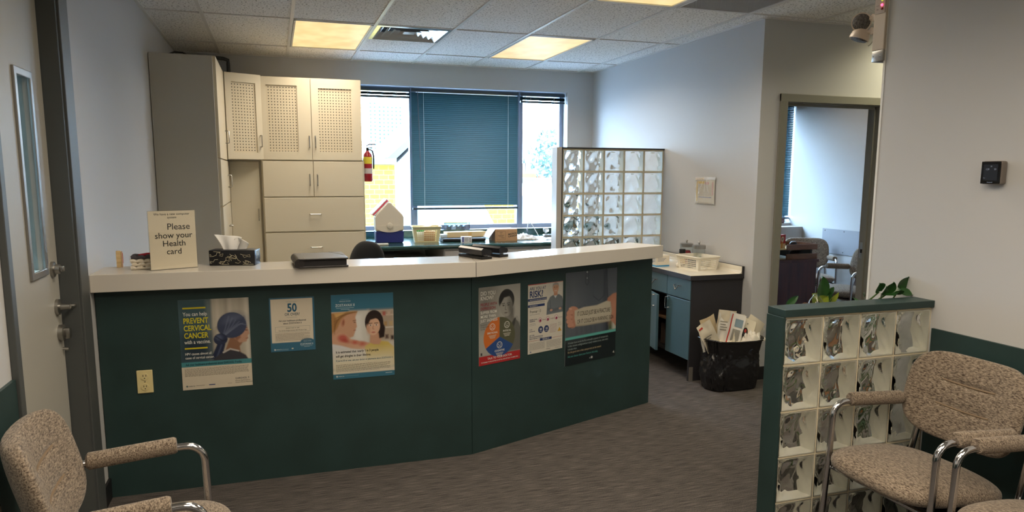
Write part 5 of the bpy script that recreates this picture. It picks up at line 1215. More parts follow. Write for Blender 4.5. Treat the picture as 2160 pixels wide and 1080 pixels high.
# clear bag with a printed form on the right wall
t = thing('form_pocket', 'crinkled clear bag holding a printed form, fixed to the grey wall', 'plastic bag', (XR-.004, 5.235, 1.56-.238), math.radians(-90))
# local: x runs along -y of the room, y into the wall
PL = mat('crinkled_film', (236, 238, 240), rough=.08, spec=.8, bump=(30, 1.6)); PL.node_tree.nodes['Principled BSDF'].inputs['Alpha'].default_value = .26
g = G(); g.box((-.135, -.006, .012), (.13, -.003, .205))
FORM = mat('form_paper', (196, 190, 176), rough=.8)
for a, b, c, d, k in ((-.125, .176, .0, .196, 1), (-.135, .03, -.118, .19, 1), (-.10, .06, .09, .068, 3), (-.02, .17, .05, .19, 2), (.095, .08, .11, .19, 4)): g.box((a, -.0066, b), (c, -.006, d), k)
for k in range(11):
    for q in range(9): g.box((-.108+q*.022, -.0065, .078+k*.0085), (-.092+q*.022, -.006, .0815+k*.0085), 5)
g.build('form', [FORM, mat('form_yellow', (206, 176, 90), rough=.8), mat('form_pink', (196, 150, 150), rough=.8), mat('form_blue', (120, 130, 160), rough=.8), MATS['form_pink'], mat('form_ink', (150, 146, 140), rough=.8)], t)
def film(u, v):
    x, z = -.152+.298*u, .232*v
    a = math.atan2(x-.005, .27-z)                                  # folds fan out from the pinned top
    s_ = .016*abs(math.sin(7.5*a+.6))**3+.010*abs(mnoise.noise(Vector((x*26+z*18, z*9, 4.))))+.008*mnoise.noise(Vector((x*12, z*10, 1.)))
    e = min(1, min(u, 1-u, v, 1-v)*9); taper = 1-.06*math.sin(math.pi*v)
    return (x*taper, -.010-max(0, s_)*e-.016*(1-v)*e, z)
G().surf(film, 56, 44).build('clear_film', PL, t)
g = G(); g.box((-.15, -.010, .205), (-.02, -.007, .226)); g.box((-.02, -.0095, .208), (.14, -.0072, .23), 1); g.build('tape_strip', [mat('tape_beige', (212, 196, 172), rough=.5), mat('tape_pale', (206, 210, 216), rough=.3)], t)

# ---------------------------------------------------------------- waste bin
t = thing('waste_bin', 'black bag lined waste bin overflowing with paper beside the charcoal cabinet', 'waste bin', (3.172, 4.47, 0))
BAG = mat('black_bag', (22, 22, 25), rough=.24, spec=.7, bump=(40, .6))
def bag(u, v):
    a = 2*math.pi*u; e = 3.2; sg = lambda q: math.copysign(abs(q)**(2/e), q)
    k = (.86+.14*v)*(1+.05*math.sin(v*6.2)) if v < .97 else 1.01
    n_ = .012*mnoise.noise(Vector((math.cos(a)*3.5, math.sin(a)*3.5, v*3)))+.016*(.5-abs(mnoise.noise(Vector((math.cos(a)*7+v*2.5, math.sin(a)*7, v*4+3)))))+.007*(.5-abs(mnoise.noise(Vector((math.cos(a)*16, math.sin(a)*16-v*3, v*9)))))-.008
    return ((.230*k+n_)*sg(math.cos(a)), (.142*k+n_)*sg(math.sin(a)), .008+.375*v+.008*math.sin(a*2+1)*v)
g = G(); g.surf(bag, 144, 56, closed_u=True)
def bag_in(u, v):
    p = bag(u, .999); return (p[0]*(1-.09*v), p[1]*(1-.09*v), p[2]+.006*math.sin(math.pi*min(1, v*3))-.10*v)
g.surf(bag_in, 72, 8, closed_u=True); 
n_ = 144; bi = [bag(k/n_, 0) for k in range(n_)]; g.add(bi, [tuple(range(n_-1, -1, -1))]); g.build('bin_bag', BAG, t)
g = G(); g.tube([(bag(k/36, .985)[0]*1.012, bag(k/36, .985)[1]*1.012, bag(k/36, .985)[2]) for k in range(36)], .006, 6, closed=True); g.build('rolled_rim', BAG, t)
PM = {c: mat('waste_paper_'+n, c, rough=.75) for n, c in (('cream', (226, 216, 194)), ('white', (226, 222, 214)), ('kraft', (206, 186, 150)))}
PRD = mat('ink_red', (186, 60, 50), rough=.6); PBL = mat('ink_pale_blue', (130, 150, 160), rough=.6); PGY = mat('ink_grey', (150, 146, 136), rough=.7)
def sheet(name, label, x, y, z, wx, h, rx, ry, rz, m_, marks=(), cat='paper', cr=.012, seed=0.):
    """bent sheet standing in the bin; marks are printed rectangles (x0, z0, x1, z1, material)"""
    def fn(u, v): return ((u-.5)*wx, cr*math.sin(3*u+seed)+.02*(v-.5)**2+.006*mnoise.noise(Vector((u*4, v*4, seed))), v*h)
    g = G(); g.surf(fn, 12, 12); ms = [m_]
    for x0, z0, x1, z1, mm in marks:
        ms.append(mm); k = len(ms)-1
        def fm(u, v, b=(x0, z0, x1, z1)):
            p = fn(b[0]+(b[2]-b[0])*u, b[1]+(b[3]-b[1])*v); return (p[0], p[1]-.0022, p[2])
        g.surf(fm, 6, 6, k)
    o = g.build(name, ms, None, (x, y, z), (rx, ry, rz)); return tag(o, label, cat, 'papers in the waste bin')
R_ = math.radians
ln = lambda n, x0, x1, z0, dz: [(x0, z0+k*dz, x1-(.12 if k % 3 == 2 else 0), z0+k*dz+dz*.35, PGY) for k in range(n)]
sheet('envelope', 'cream envelope with a red corner print at the left rim of the waste bin', 3.025, 4.44, .30, .12, .23, R_(-4), R_(-28), R_(8), PM[(226, 216, 194)], [(.08, .84, .38, .9, PRD), (.1, .5, .7, .54, PGY), (.1, .42, .6, .46, PGY)], 'envelope', seed=1.)
sheet('envelope', 'plain white envelope low at the left end of the waste bin', 3.00, 4.46, .29, .11, .16, R_(-2), R_(-14), R_(-6), PM[(226, 222, 214)], [], 'envelope', seed=2.)
sheet('envelope', 'kraft envelope standing behind the left papers in the waste bin', 3.07, 4.54, .30, .13, .25, R_(6), R_(-20), R_(4), PM[(206, 186, 150)], [], 'envelope', seed=3.)
sheet('waste_sheet', 'tilted leaflet with a red vertical stripe and a picture in the waste bin', 3.145, 4.43, .31, .13, .26, R_(-8), R_(18), R_(-6), PM[(226, 222, 214)], [(.16, .12, .24, .96, PRD), (.45, .62, .9, .85, PBL), (.4, .2, .85, .55, PGY)], seed=.4)
sheet('waste_sheet', 'stack of folded white sheets standing left of the red striped leaflet', 3.095, 4.47, .31, .10, .25, R_(-5), R_(12), R_(12), PM[(226, 222, 214)], ln(4, .2, .8, .5, .08), seed=.9)
sheet('waste_sheet', 'cream sheet standing behind the red striped leaflet', 3.13, 4.53, .31, .14, .27, R_(8), R_(6), R_(2), PM[(226, 216, 194)], [], seed=1.8)
sheet('card', 'large cream card with a black and red bird picture in the waste bin', 3.22, 4.42, .30, .16, .24, R_(-14), R_(24), R_(-4), PM[(226, 216, 194)], [(.55, .82, .62, .86, PGY)], 'card', cr=.006, seed=.2)
g = G()   # the round dark picture on that card
MC_ = T(3.22, 4.42, .30, R_(-14), R_(24), R_(-4))
def disc(cx, cz, rx, rz_, mi, d): g.add([(cx+rx*math.cos(a), .006*math.sin(3*(cx/.16+.5)+.2)-d+.02*(cz/.24-.5)**2, cz+rz_*math.sin(a)) for a in [2*math.pi*k/24 for k in range(24)]], [tuple(range(24))], mi)
disc(.006, .125, .024, .042, 0, .0062); disc(.004, .142, .010, .014, 1, .0072); disc(.016, .112, .010, .018, 2, .0068)
card = [o for o in col.objects if o.name.startswith('card')][-1]
o = g.build('card_picture', [INK, PRD, PAPER], card)
sheet('envelope', 'long cream envelope leaning right behind the card with the bird', 3.28, 4.49, .30, .15, .24, R_(4), R_(34), R_(2), PM[(226, 216, 194)], ln(3, .2, .8, .3, .1), 'envelope', seed=2.6)
sheet('waste_sheet', 'folded white sheet standing upright behind the card with the bird', 3.22, 4.56, .31, .14, .24, R_(9), R_(10), R_(-3), PM[(226, 222, 214)], [], seed=3.1)
crumpled('crumpled_paper', 'crumpled white paper with a dark print at the right rim of the bin', 'paper', 3.33, 4.46, .345, .19, .17, .12, mat('crumple_white', (226, 220, 208), rough=.8, noise=(9, .12, (90, 90, 92))), 5.1, .3, 'papers in the waste bin')
sheet('waste_sheet', 'white sheet sticking out at the far right of the waste bin', 3.365, 4.49, .31, .12, .17, R_(2), R_(40), R_(10), PM[(226, 222, 214)], [(.15, .3, .4, .8, PGY)], seed=4.)
crumpled('crumpled_paper', 'crumpled cream paper filling the middle of the waste bin', 'paper', 3.16, 4.50, .325, .34, .20, .07, PM[(226, 216, 194)], 8.3, 0, 'papers in the waste bin')

# ---------------------------------------------------------------- emergency light on the end of the waiting wall
t = thing('emergency_light', 'beige emergency light box with two round lamp heads and a red indicator', 'emergency light', (XP, YE+.002, 1.56+.58))
EB = mat('emergency_beige', (196, 182, 164), rough=.45)
G().box((-.012, .004, 0), (.30, .075, .36), bev=.004).build('housing', EB, t)
G().box((-.0145, .010, .165), (-.012, .070, .345)).build('indicator_panel', mat('panel_taupe', (170, 156, 142), rough=.4), t)
LEDR = mat('led_red', (255, 30, 50), rough=.3, emit=((1.0, .04, .10), 6)); LEDG = mat('led_green', (190, 210, 70), rough=.3, emit=((.5, .6, .05), .7))
for z, y, m_, nm in ((.200, .028, LEDR, 'red_lamp'), (.184, .028, mat('button_red', (140, 24, 36), rough=.3), 'test_button'), (.222, .028, LEDG, 'green_lamp')):
    G().lathe([(0, 0), (.0062, 0), (.005, .004), (0, .005)], 12, M=T(-.0146, y, z, 0, -math.pi/2)).build(nm, m_, t)
g = G(); g.box((-.0149, .045, .1985), (-.0146, .062, .2005)); g.box((-.0149, .048, .181), (-.0146, .06, .185)); g.build('panel_lettering', mat('panel_ink', (120, 106, 96), rough=.6), t)
g = G(); g.box((-.012, .004, -.05), (.10, .072, -.001), bev=.002); g.lathe([(0, 0), (.004, 0), (0, .003)], 8, M=T(-.012, .022, -.028, 0, -math.pi/2)); g.lathe([(0, 0), (.004, 0), (0, .003)], 8, M=T(-.012, .062, -.025, 0, -math.pi/2)); g.build('mounting_bracket', STEEL, t)
HEADW = mat('lamp_white', (222, 206, 190), rough=.35); LENS = mat('lamp_lens', (74, 72, 72), rough=.25, bump=(260, 1.6), noise=(160, .8, (150, 146, 142)))
def head(x, y, z, aim, nm):
    g = G(); g.tube([(x+.035, .075, z+.008), (x+.02, .10, z+.012), (x+.004, y-.01, z+.006)], .011, 10); g.lathe([(0, -.012), (.017, -.012), (.017, .012), (0, .012)], 14, M=T(x+.02, .105, z+.012, 0, math.pi/2)); g.build('swivel_arm', HEADW, t)
    d = Vector(aim).normalized(); M_ = Matrix.Translation((x, y, z)) @ d.to_track_quat('Z', 'Y').to_matrix().to_4x4()
    h = G().lathe([(0, -.045), (.018, -.045), (.022, -.035), (.040, -.012), (.045, .012), (.045, .018), (.040, .018)], 24, M=M_).build('lamp_head', HEADW, t)
    G().lathe([(.0395, .0182), (.034, .024), (.02, .027), (0, .028)], 24, M=M_).build('lens', LENS, h)
head(.0, .160, .148, (-.78, -.62, -.10), 'upper')
head(.0, .165, .088, (-.25, .2, -.94), 'lower')
G().tube([(.03, .078, .08), (.015, .09, .06), (.0, .10, .035), (-.01, .1, .03)], .0025, 6).build('wire', mat('wire_grey', (150, 146, 140), rough=.5), t)

# thermostat
t = thing('thermostat', 'small square wall thermostat with a dark screen and grey rim on the right wall', 'thermostat', (XP, 2.128, 1.56+.017))
G().box((-.034, -.042, -.045), (0, .042, .045), bev=.008, seg=3).build('body', mat('thermostat_grey', (126, 118, 112), rough=.35, metal=.3), t)
G().box((-.0362, -.0405, -.043), (-.0325, .0405, .043), bev=.004).build('bezel', mat('screen_black', (10, 10, 12), rough=.15), t)
G().box((-.0367, -.030, -.030), (-.0362, .030, .032)).build('screen', mat('screen_slate', (38, 42, 50), rough=.15), t)
g = G(); Mt = Matrix(((0, 0, -1, -.0371), (-1, 0, 0, 0), (0, 1, 0, 0), (0, 0, 0, 1)))
for s_, x, z, sz in (('20', .002, .022, .007), ('1:29', -.013, .010, .009), ('50', .019, .010, .009)):
    v, f = text_geo(s_, sz, 'CENTER'); g.add(v, f, 0, Mt @ T(x, z, 0))
v, f = text_geo('Menu', .004, 'LEFT'); g.add(v, f, 0, Mt @ T(-.029, -.022, 0)); v, f = text_geo('Honeywell', .0052, 'CENTER', .01); g.add(v, f, 0, Mt @ T(.0, -.039, -.0005))
g.build('display_text', mat('screen_text', (130, 140, 156), rough=.4, emit=((.35, .42, .55), .25)), t)

# ---------------------------------------------------------------- plants behind the low glass wall
LEAF = mat('leaf_green', (40, 84, 34), rough=.35, spec=.6, noise=(26, .7, (22, 56, 24))); LEAFY = mat('leaf_yellow', (150, 160, 50), rough=.4, noise=(20, .8, (96, 130, 40)))
STEM = mat('stem_green', (70, 100, 48), rough=.6); POT = mat('pot_charcoal', (70, 66, 62), rough=.8); SOIL = mat('soil', (46, 36, 28), rough=1)
def leaf(g, base, tip, nrm, wd, mi=0):
    b, t_ = Vector(base), Vector(tip); ax = t_-b; L_ = ax.length; ax.normalize(); n_ = Vector(nrm); n_ = (n_-ax*n_.dot(ax)).normalized(); s_ = ax.cross(n_)
    def fn(u, v):
        w_ = wd*math.sin(math.pi*min(1, .06+.94*v))**.75*(1-.25*v); a = 2*u-1
        return tuple(b+ax*(L_*v)+s_*(w_*a)+n_*(.18*wd*abs(a)-.10*L_*(v-.3)**2))
    g.surf(fn, 6, 9, mi)
def plant(x, y, label, leaves, stems, pot_r=.095):
    t = thing('potted_plant', label, 'plant', (x, y, 0), 0, 'plants behind the glass block half wall')
    G().lathe([(0, 0), (pot_r*.72, 0), (pot_r*.98, .17), (pot_r*1.06, .17), (pot_r*1.06, .20), (pot_r*.96, .20), (pot_r*.94, .18)], 24).build('pot', POT, t)
    G().lathe([(pot_r*.93, .176), (0, .182)], 24).build('soil', SOIL, t)
    g = G()
    for p in stems: g.tube(p, [.007]+[.005]*(len(p)-2)+[.003], 7)
    g.build('stems', STEM, t)
    g = G()
    for q in leaves: leaf(g, *q)
    g.build('foliage', [LEAF, LEAFY], t)
C_ = 1.56-.53
lv = []
rr = random.Random(11)
def low_leaves(n, zlo, zhi, rad):
    out = []
    for k in range(n):
        a = rr.uniform(0, 6.28); z = rr.uniform(zlo, zhi); r0 = .02; b = (r0*math.cos(a), r0*math.sin(a)*.5, z); L_ = rr.uniform(.08, .12)
        out.append((b, (b[0]+L_*math.cos(a)*rad, b[1]+L_*math.sin(a)*.55*rad, z+rr.uniform(.0, .06)), (0, .2, 1), rr.uniform(.024, .034)))
    return out
# right plant: leaves reach over the cap; local origin (2.56, 2.60)
R1 = [((-.035, -.085, C_+.022), (-.06, -.11, C_+.066), (-.2, -1, .3), 0.0341), ((-.02, -.09, C_+.005), (-.035, -.125, C_+.052), (.0, -1, .3), 0.0341), ((.0, -.09, C_+.015), (.015, -.115, C_+.068), (.2, -1, .2), 0.0403),
      ((.03, -.09, C_+.014), (.055, -.12, C_+.028), (0, -.6, 1), 0.0341), ((.075, -.08, C_+.026), (.115, -.10, C_+.085), (.3, -1, .2), 0.0372), ((.07, -.09, C_+.02), (.118, -.13, C_+.008), (0, -.7, .8), 0.0310),
      ((-.03, -.09, C_+.01), (.0, -.145, C_+.012), (0, -.4, 1), 0.0202), ((-.07, -.04, C_-.01), (-.10, -.06, C_+.012), (0, -1, .5), 0.0217), ((.05, -.09, C_+.01), (.06, -.13, C_+.03), (.1, -1, .2), .02)]
plant(2.585, 2.60, 'green leaved plant whose leaves reach over the right end of the half wall cap', R1+low_leaves(26, .35, .95, 1.0),
      [[(0, 0, .17), (.0, 0, .6), (.0, -.04, C_-.03), (.0, -.09, C_+.01), (.05, -.09, C_+.018), (.08, -.08, C_+.03)], [(-.02, .02, .17), (-.04, .01, .6), (-.05, -.05, C_-.02), (-.035, -.085, C_+.02)], [(.02, 0, .17), (.05, .02, .6), (.06, -.05, C_-.05), (.06, -.09, C_+.01)]])
R2 = [((.02, -.01, C_-.02), (.0, -.03, C_+.088), (.1, -1, .2), 0.0450), ((.05, 0, C_-.01), (.075, -.02, C_+.035), (.2, -1, .3), 0.0225), ((.05, 0, C_-.05), (.062, -.02, C_+.01), (.1, -1, .2), 0.0225), ((.07, 0, C_-.05), (.105, -.02, C_+.008), (.3, -1, .2), 0.0213),
      ((-.02, -.02, C_-.03), (-.05, -.03, C_+.012), (0, -1, .4), 0.0325), ((-.17, -.01, C_-.04), (-.125, -.03, C_+.006), (-.2, -1, .3), 0.0175), ((.0, -.02, C_-.03), (.02, -.05, C_+.0), (0, -1, .3), .03)]
R2 = [(a, b, c, d, 1) if i in (3, 4, 6) else (a, b, c, d) for i, (a, b, c, d) in enumerate(R2)]
plant(2.32, 2.64, 'plant with one large upright leaf and yellowing leaves behind the half wall', R2+low_leaves(22, .3, .85, 1.0),
      [[(0, 0, .17), (.01, 0, .6), (.02, -.01, C_-.02)], [(.02, .01, .17), (.05, .01, .6), (.05, 0, C_-.02)], [(-.03, 0, .17), (-.1, 0, .6), (-.17, -.01, C_-.04)]])
t = thing('plastic_bottle', 'clear plastic bottle among the leaves behind the half wall', 'bottle', (2.235, 2.545, 0))
G().lathe([(.0, .0), (.034, 0), (.036, .2), (.036, C_-.16), (.03, C_-.10), (.036, C_-.06), (.03, C_-.01), (.014, C_+.012), (.012, C_+.02), (0, C_+.022)], 16).build('bottle_body', thin_glass('bottle_plastic', (.80, .84, .82), 1.6), t)

# ---------------------------------------------------------------- tweed armchairs
def make_chair(label, group, loc, rz):
    t = thing('waiting_chair', label, 'chair', loc, rz, group)
    hw = .245
    # seat cushion: rounded slab, waterfall front
    def seat(u, v):
        th, ph = 2*math.pi*u, math.pi*(v-.5); sg = lambda q, e: math.copysign(abs(q)**(2/e), q)
        x = .245*sg(math.cos(ph), 3.2)*sg(math.cos(th), 3.4); y = (.258-.012*(x/.24))*sg(math.cos(ph), 3.2)*sg(math.sin(th), 3.4)
        z = .054*sg(math.sin(ph), 2.4)
        return (x, y, z+.018*(x/.245)-.014*(x/.245)**2+.006*(1-(y/.25)**2))
    G().surf(seat, 48, 26, M=T(.02, 0, .424), closed_u=True).build('seat', TWEED, t)
    # back cushion: rounded, curved round the sitter, with two short creases
    def back(u, v):
        th, ph = 2*math.pi*u, math.pi*(v-.5); sg = lambda q, e: math.copysign(abs(q)**(2/e), q)
        y = .254*sg(math.cos(ph), 4.8)*sg(math.cos(th), 4.6); z = .176*sg(math.sin(ph), 3.4); d = .036*sg(math.cos(ph), 4.8)*sg(math.sin(th), 2.2)
        w_ = 1-.04*max(0, (-z)/.176)**2-.05*max(0, z/.176)**2
        cre = 0
        if d > 0:
            for zc_ in (.058, -.042):
                cre += .011*math.exp(-((z-zc_-.02*(y/.245)**2)/.010)**2)*max(0, 1-(y/.15)**4)
        return (d-cre+.055*(y/.245)**2-.006, y*w_, z)
    Mb = T(-.252, 0, .682, 0, R_(-14))
    b_ = G().surf(back, 120, 90, M=Mb, closed_u=True).build('backrest', TWEED, t)
    def crease(zc_): return [(.034-.006+.055*(y/.245)**2-.0085*0+.001-.007, y, zc_+.02*(y/.245)**2) for y in [-.115+.23*k/12 for k in range(13)]]
    g = G()
    for zc_ in (.058, -.042): g.tube(crease(zc_), .0042, 6, M=Mb)
    g.build('crease_piping', mat('piping_tan', (128, 110, 90), rough=.9), b_)
    r = .0125
    for s_ in (-1, 1):
        y = s_*hw
        pts = [(-.30, y*.96, .625), (-.20, y, .632), (.09, y, .648)]+arc((.125, y, .588), .06, 90, 0, 8)[0:]+[(.188, y, .45), (.205, y, .20), (.215, y, .012)]
        fr = G(); fr.tube(pts, r, 12); fr.build('arm_tube', CHROME, t)
        g = G(); g.tube([(-.168, y, .640), (-.16, y, .640), (.092, y, .656), (.1, y, .6565)], [.020, .028, .028, .024], 16); g.build('arm_pad', TWEED, t)
        G().tube([(-.315, y*.96, .80), (-.29, y*.96, .63), (-.235, y*.98, .38), (-.25, y*.98, .18), (-.285, y*.98, .012)], r, 12).build('rear_leg', CHROME, t)
        G().lathe([(0, 0), (.016, 0), (.016, .022), (0, .022)], 12, M=T(.2155, y, 0)).build('foot_cap', BLACK, t); G().lathe([(0, 0), (.016, 0), (.016, .022), (0, .022)], 12, M=T(-.2855, y*.98, 0)).build('foot_cap', BLACK, t)
        G().tube([(.19, y, .375), (-.235, y*.98, .372)], .010, 10).build('side_rail', CHROME, t)
    for xr in (.17, -.2): G().tube([(xr, -hw*.98, .372), (xr, hw*.98, .372)], .010, 10).build('cross_rail', CHROME, t)
    G().box((-.2, -.2, .350), (.12, .2, .366)).build('seat_board', BLACK, t)
    return t
make_chair('tweed armchair on the left below the grey door, facing the counter side', 'tweed waiting chairs', (-.425, 2.315, 0), math.radians(5))
make_chair('tweed armchair against the right wall beside the glass block half wall', 'tweed waiting chairs', (2.315, 2.045, 0), math.pi)
make_chair('tweed armchair at the bottom right edge, mostly cut off by the photo', 'tweed waiting chairs', (2.33, 1.49, 0), math.pi)
make_chair('tweed armchair at the office wall seen through the doorway, facing left', 'office chairs', (5.43, 5.72, 0), math.radians(176))
make_chair('tweed armchair behind the office desk, its back turned up to the window', 'office chairs', (5.72, 6.66, 0), math.radians(-118))

# ---------------------------------------------------------------- office behind the doorway
t = thing('office_desk', 'dark red wood office desk seen through the doorway', 'desk', (0, 0, 0))
DW = wood('desk_wood', (62, 32, 28), (84, 44, 36), .35, (14, 14, 1.2)); DE = wood('tray_wood', (104, 66, 40), (128, 84, 52), .4, (3, 30, 30))
G().box((4.0, 5.66, .22), (4.95, 5.68, .745)).build('front_panel', DW, t)
G().box((3.98, 5.645, .746), (4.965, 6.45, .772), bev=.002).build('desktop', DW, t)
G().box((4.93, 5.681, .0), (4.95, 6.43, .745)).build('side_panel', DW, t); G().box((4.0, 5.681, .0), (4.02, 6.43, .745)).build('side_panel', DW, t)
def tray(z, x0, label):
    t = thing('letter_tray', label, 'letter tray', (0, 0, z), 0, 'wooden letter trays on the desk')
    g = G(); y0, y1, x1 = 5.70, 6.02, 4.96
    g.box((x0, y0, 0), (x1, y1, .008)); g.build('tray_bottom', mat('tray_pale', (206, 186, 140), rough=.6), t)
    for nm, a, b in (('front_edge', (4.62 if z > .83 else 4.62, y0-.012, -.002), (x1, y0-.0005, .05)), ('right_edge', (x1+.0005, y0-.012, -.002), (x1+.012, y1, .05)), ('back_edge', (x0, y1+.0005, -.002), (x1+.012, y1+.012, .05))):
        G().box(a, b).build(nm, DE, t)
    return t
tray(.775, 4.2, 'lower wooden letter tray on the office desk')
tray(.865, 4.2, 'upper wooden letter tray on the office desk holding the red box')
for x in (4.3, 4.66, 4.92): tag(G().box((x, 5.72, .8), (x+.02, 6.0, .864)).build('tray_post', BLACK), {4.3: 'left', 4.66: 'middle', 4.92: 'right'}[x]+' black spacer between the two wooden letter trays', 'spacer')
t = thing('snack_box', 'red and cream snack box standing on the upper wooden tray', 'carton', (4.62, 5.80, .874), math.radians(22))
G().box((-.05, -.032, .0), (.05, .032, .13), bev=.001).build('box', mat('snack_red', (176, 30, 26), rough=.4), t)
g = G(); g.box((-.0505, -.0325, 0), (.0505, .0325, .045)); g.build('cream_base', mat('snack_cream', (222, 196, 150), rough=.5), t)
g = G(); g.lathe([(0, 0), (.027, 0), (0, .0006)], 20, M=T(-.006, -.0322, .088, math.pi/2)); v, f = text_geo('RT', .026, 'CENTER', .02); g.add(v, f, 1, T(-.006, -.0335, .079, math.pi/2)); g.build('round_badge', [mat('badge_cream', (226, 214, 180), rough=.5), INK], t)
g = G(); g.prism([(-.03, .0), (-.01, .0), (.0, .05), (.012, .06), (-.028, .058)], -.0335, -.0326, 'y'); g.build('picture', mat('snack_gold', (214, 150, 60), rough=.5), t)
o = G().surf(pad(.045, .032, .032, 2.2), 18, 12, closed_u=True).build('computer_mouse', BLACK, None, (4.78, 5.80, .905), (0, 0, .4)); tag(o, 'dark rounded mouse lying on the upper wooden tray beside the red box', 'computer mouse')
o = G().surf(pad(.10, .03, .02, 2.2), 18, 12, closed_u=True).build('desk_phone', mat('phone_dark', (40, 40, 44), rough=.4), None, (4.84, 5.85, .83), (0, -.3, .2)); tag(o, 'dark telephone handset lying between the two wooden trays', 'telephone')
for k, (x, y, z, nm, wx) in enumerate(((4.42, 5.80, .7835, 'lower', .1), (4.45, 5.84, .7995, 'middle', .09), (4.40, 5.82, .8155, 'top', .08))):
    o = G().box((-wx, -.08, 0), (wx, .08, .0155)).build('paper_stack', PAPER if k != 1 else mat('paper_grey', (170, 172, 176), rough=.8), None, (x, y, z), (0, 0, .2*k-.2)); tag(o, nm+' pile of papers in the lower wooden letter tray', 'papers', 'papers in the lower tray')
def open_box(x, y, z, a, b, h, rz):
    t = thing('cardboard_box', 'open orange brown cardboard box on the floor in front of the office desk', 'cardboard box', (x, y, z), rz)
    OB = mat('cardboard_orange', (176, 116, 66), rough=.8); e = .004; g = G()
    for p, q in (((-a, -b, 0), (a, -b+e, h)), ((-a, b-e, 0), (a, b, h)), ((-a, -b+e, 0), (-a+e, b-e, h)), ((a-e, -b+e, 0), (a, b-e, h)), ((-a, -b, 0), (a, b, e))): g.box(p, q)
    g.build('body', OB, t)
    G().box((0, -b, 0), (.14, b, .004), M=T(a, 0, h, 0, R_(-24))).build('flap', OB, t)
open_box(4.32, 5.32, 0, .27, .2, .325, 0)
t = thing('wall_panel', 'pale grey protective panel screwed to the office wall above the chairs', 'wall panel', (XO, 0, 0))
G().box((-.008, 5.9, 1.56-.885), (0, 6.96, 1.56-.602)).build('panel', mat('panel_grey', (150, 152, 158), rough=.4), t)
for y, z in ((6.92, -.625), (6.62, -.622), (6.62, -.86), (6.92, -.86), (6.1, -.62)): G().lathe([(0, 0), (.008, 0), (.004, .003), (0, .003)], 10, M=T(-.008, y, 1.56+z, 0, -math.pi/2)).build('screw', mat('screw_dark', (90, 88, 88), rough=.4), t)
blind(4.21, 6.142, WZ1-.01, 1.56-.53, YB+.035, 'teal blind on the office window with its slats half open', True, tilt=52, pitch=.021)
t = thing('sill_box', 'dark red wooden box on the office window sill', 'box', (5.98, YB+.03, WZ0)); G().box((-.1, -.03, 0), (.08, .03, .055), bev=.004).build('box', mat('sill_red', (70, 28, 24), rough=.3), t)
G().lathe([(0, 0), (.008, 0), (.004, .012), (0, .012)], 10, M=T(-.05, -.0305, .018, math.pi/2)).build('brass_knob', mat('brass', (220, 170, 60), rough=.25, metal=1), t)
# the office ceiling lamp is added, unseen, to brighten the room behind the doorway
# ---------------------------------------------------------------- outside
def building(name, label, boxes, m_, group=None): 
    t = thing(name, label, 'building', (0, 0, 0), 0, group); g = G()
    for a, b in boxes: g.box(a, b)
    g.build('walls', m_, t); return t
GZ = -6.0
struct(G().box((-120, YB+1.2, GZ-.2), (160, 320, GZ)).build('ground_street', mat('asphalt', (150, 156, 166), rough=.9)))
YBR = brick('yellow_brick', (112, 90, 31), (118, 97, 37), (122, 105, 54), 1.6); WR = mat('white_stucco', (205, 205, 204), rough=.8)
# E is filled in below from the sight lines of the window
def far(name, label, x0, x1, y, z0, z1, m_, depth=8, top=None, group=None):
    t = thing(name, label, 'building', (0, 0, 0), 0, group)
    G().box((x0, y, z0), (x1, y+depth, z1)).build('walls', m_, t)
    return t
GB = mat('glass_facade', (150, 170, 178), rough=.3)
# yellow brick block across the lane, seen left and right of the blind
PBLUE = mat('parapet_blue', (58, 66, 71), rough=.6); AW2 = mat('awning_blue', (60, 69, 74), rough=.7)
t = far('brick_building', 'yellow brick building across the lane behind the picnic cooler', .0, 3.80, 24, GZ, 1.90, YBR, 10)
G().box((-.1, 23.8, 1.902), (3.84, 34.1, 2.10)).build('parapet', PBLUE, t)
t = far('white_building', 'white sided building next to the yellow brick one', 4.15, 6.4, 27, GZ, 1.9, WR, 8)
G().prism([(4.15, 1.902), (6.4, 1.902), (6.4, 4.0), (4.3, 1.95)], 27, 34.9, 'y').build('gable', WR, t)
G().prism([(4.08, 1.95), (6.42, 4.1), (6.42, 4.4), (4.0, 2.2)], 26.8, 35, 'y').build('sloped_roof', PBLUE, t)
def awning(x0, x1, label):
    t = thing('canopy_awning', label, 'awning', (0, 0, 0), 0, 'awnings along the lane')
    G().add([(x0, 19, .16), (x1+.12, 19, .16), (x1, 20.2, .95), (x0, 20.2, .95)], [(0, 1, 2, 3)]).build('canvas', AW2, t, solid=.04)
    g = G()
    for x in (x0+.1, x1-.2): g.box((x, 19.05, GZ), (x+.1, 19.15, .12))
    g.box((x0, 19.03, -.05), (x1+.1, 19.12, .10)); g.build('posts', mat('post_grey', (60, 64, 70), rough=.5), t)
awning(3.25, 5.62, 'pale blue canvas awning stretched low along the lane behind the basket')
awning(6.55, 9.2, 'pale blue canvas awning behind the sink tap')
far('brick_building', 'yellow brick building behind the shipping carton, right under the blind', 5.5, 7.55, 22.5, GZ, 2.3, YBR, 4)
t = far('white_building', 'low white building seen right of the blind below the skyline', 8.6, 14, 27, GZ, 1.28, WR, 6)
G().box((8.5, 26.9, 1.282), (14.1, 33.1, 1.46)).build('parapet', PBLUE, t)
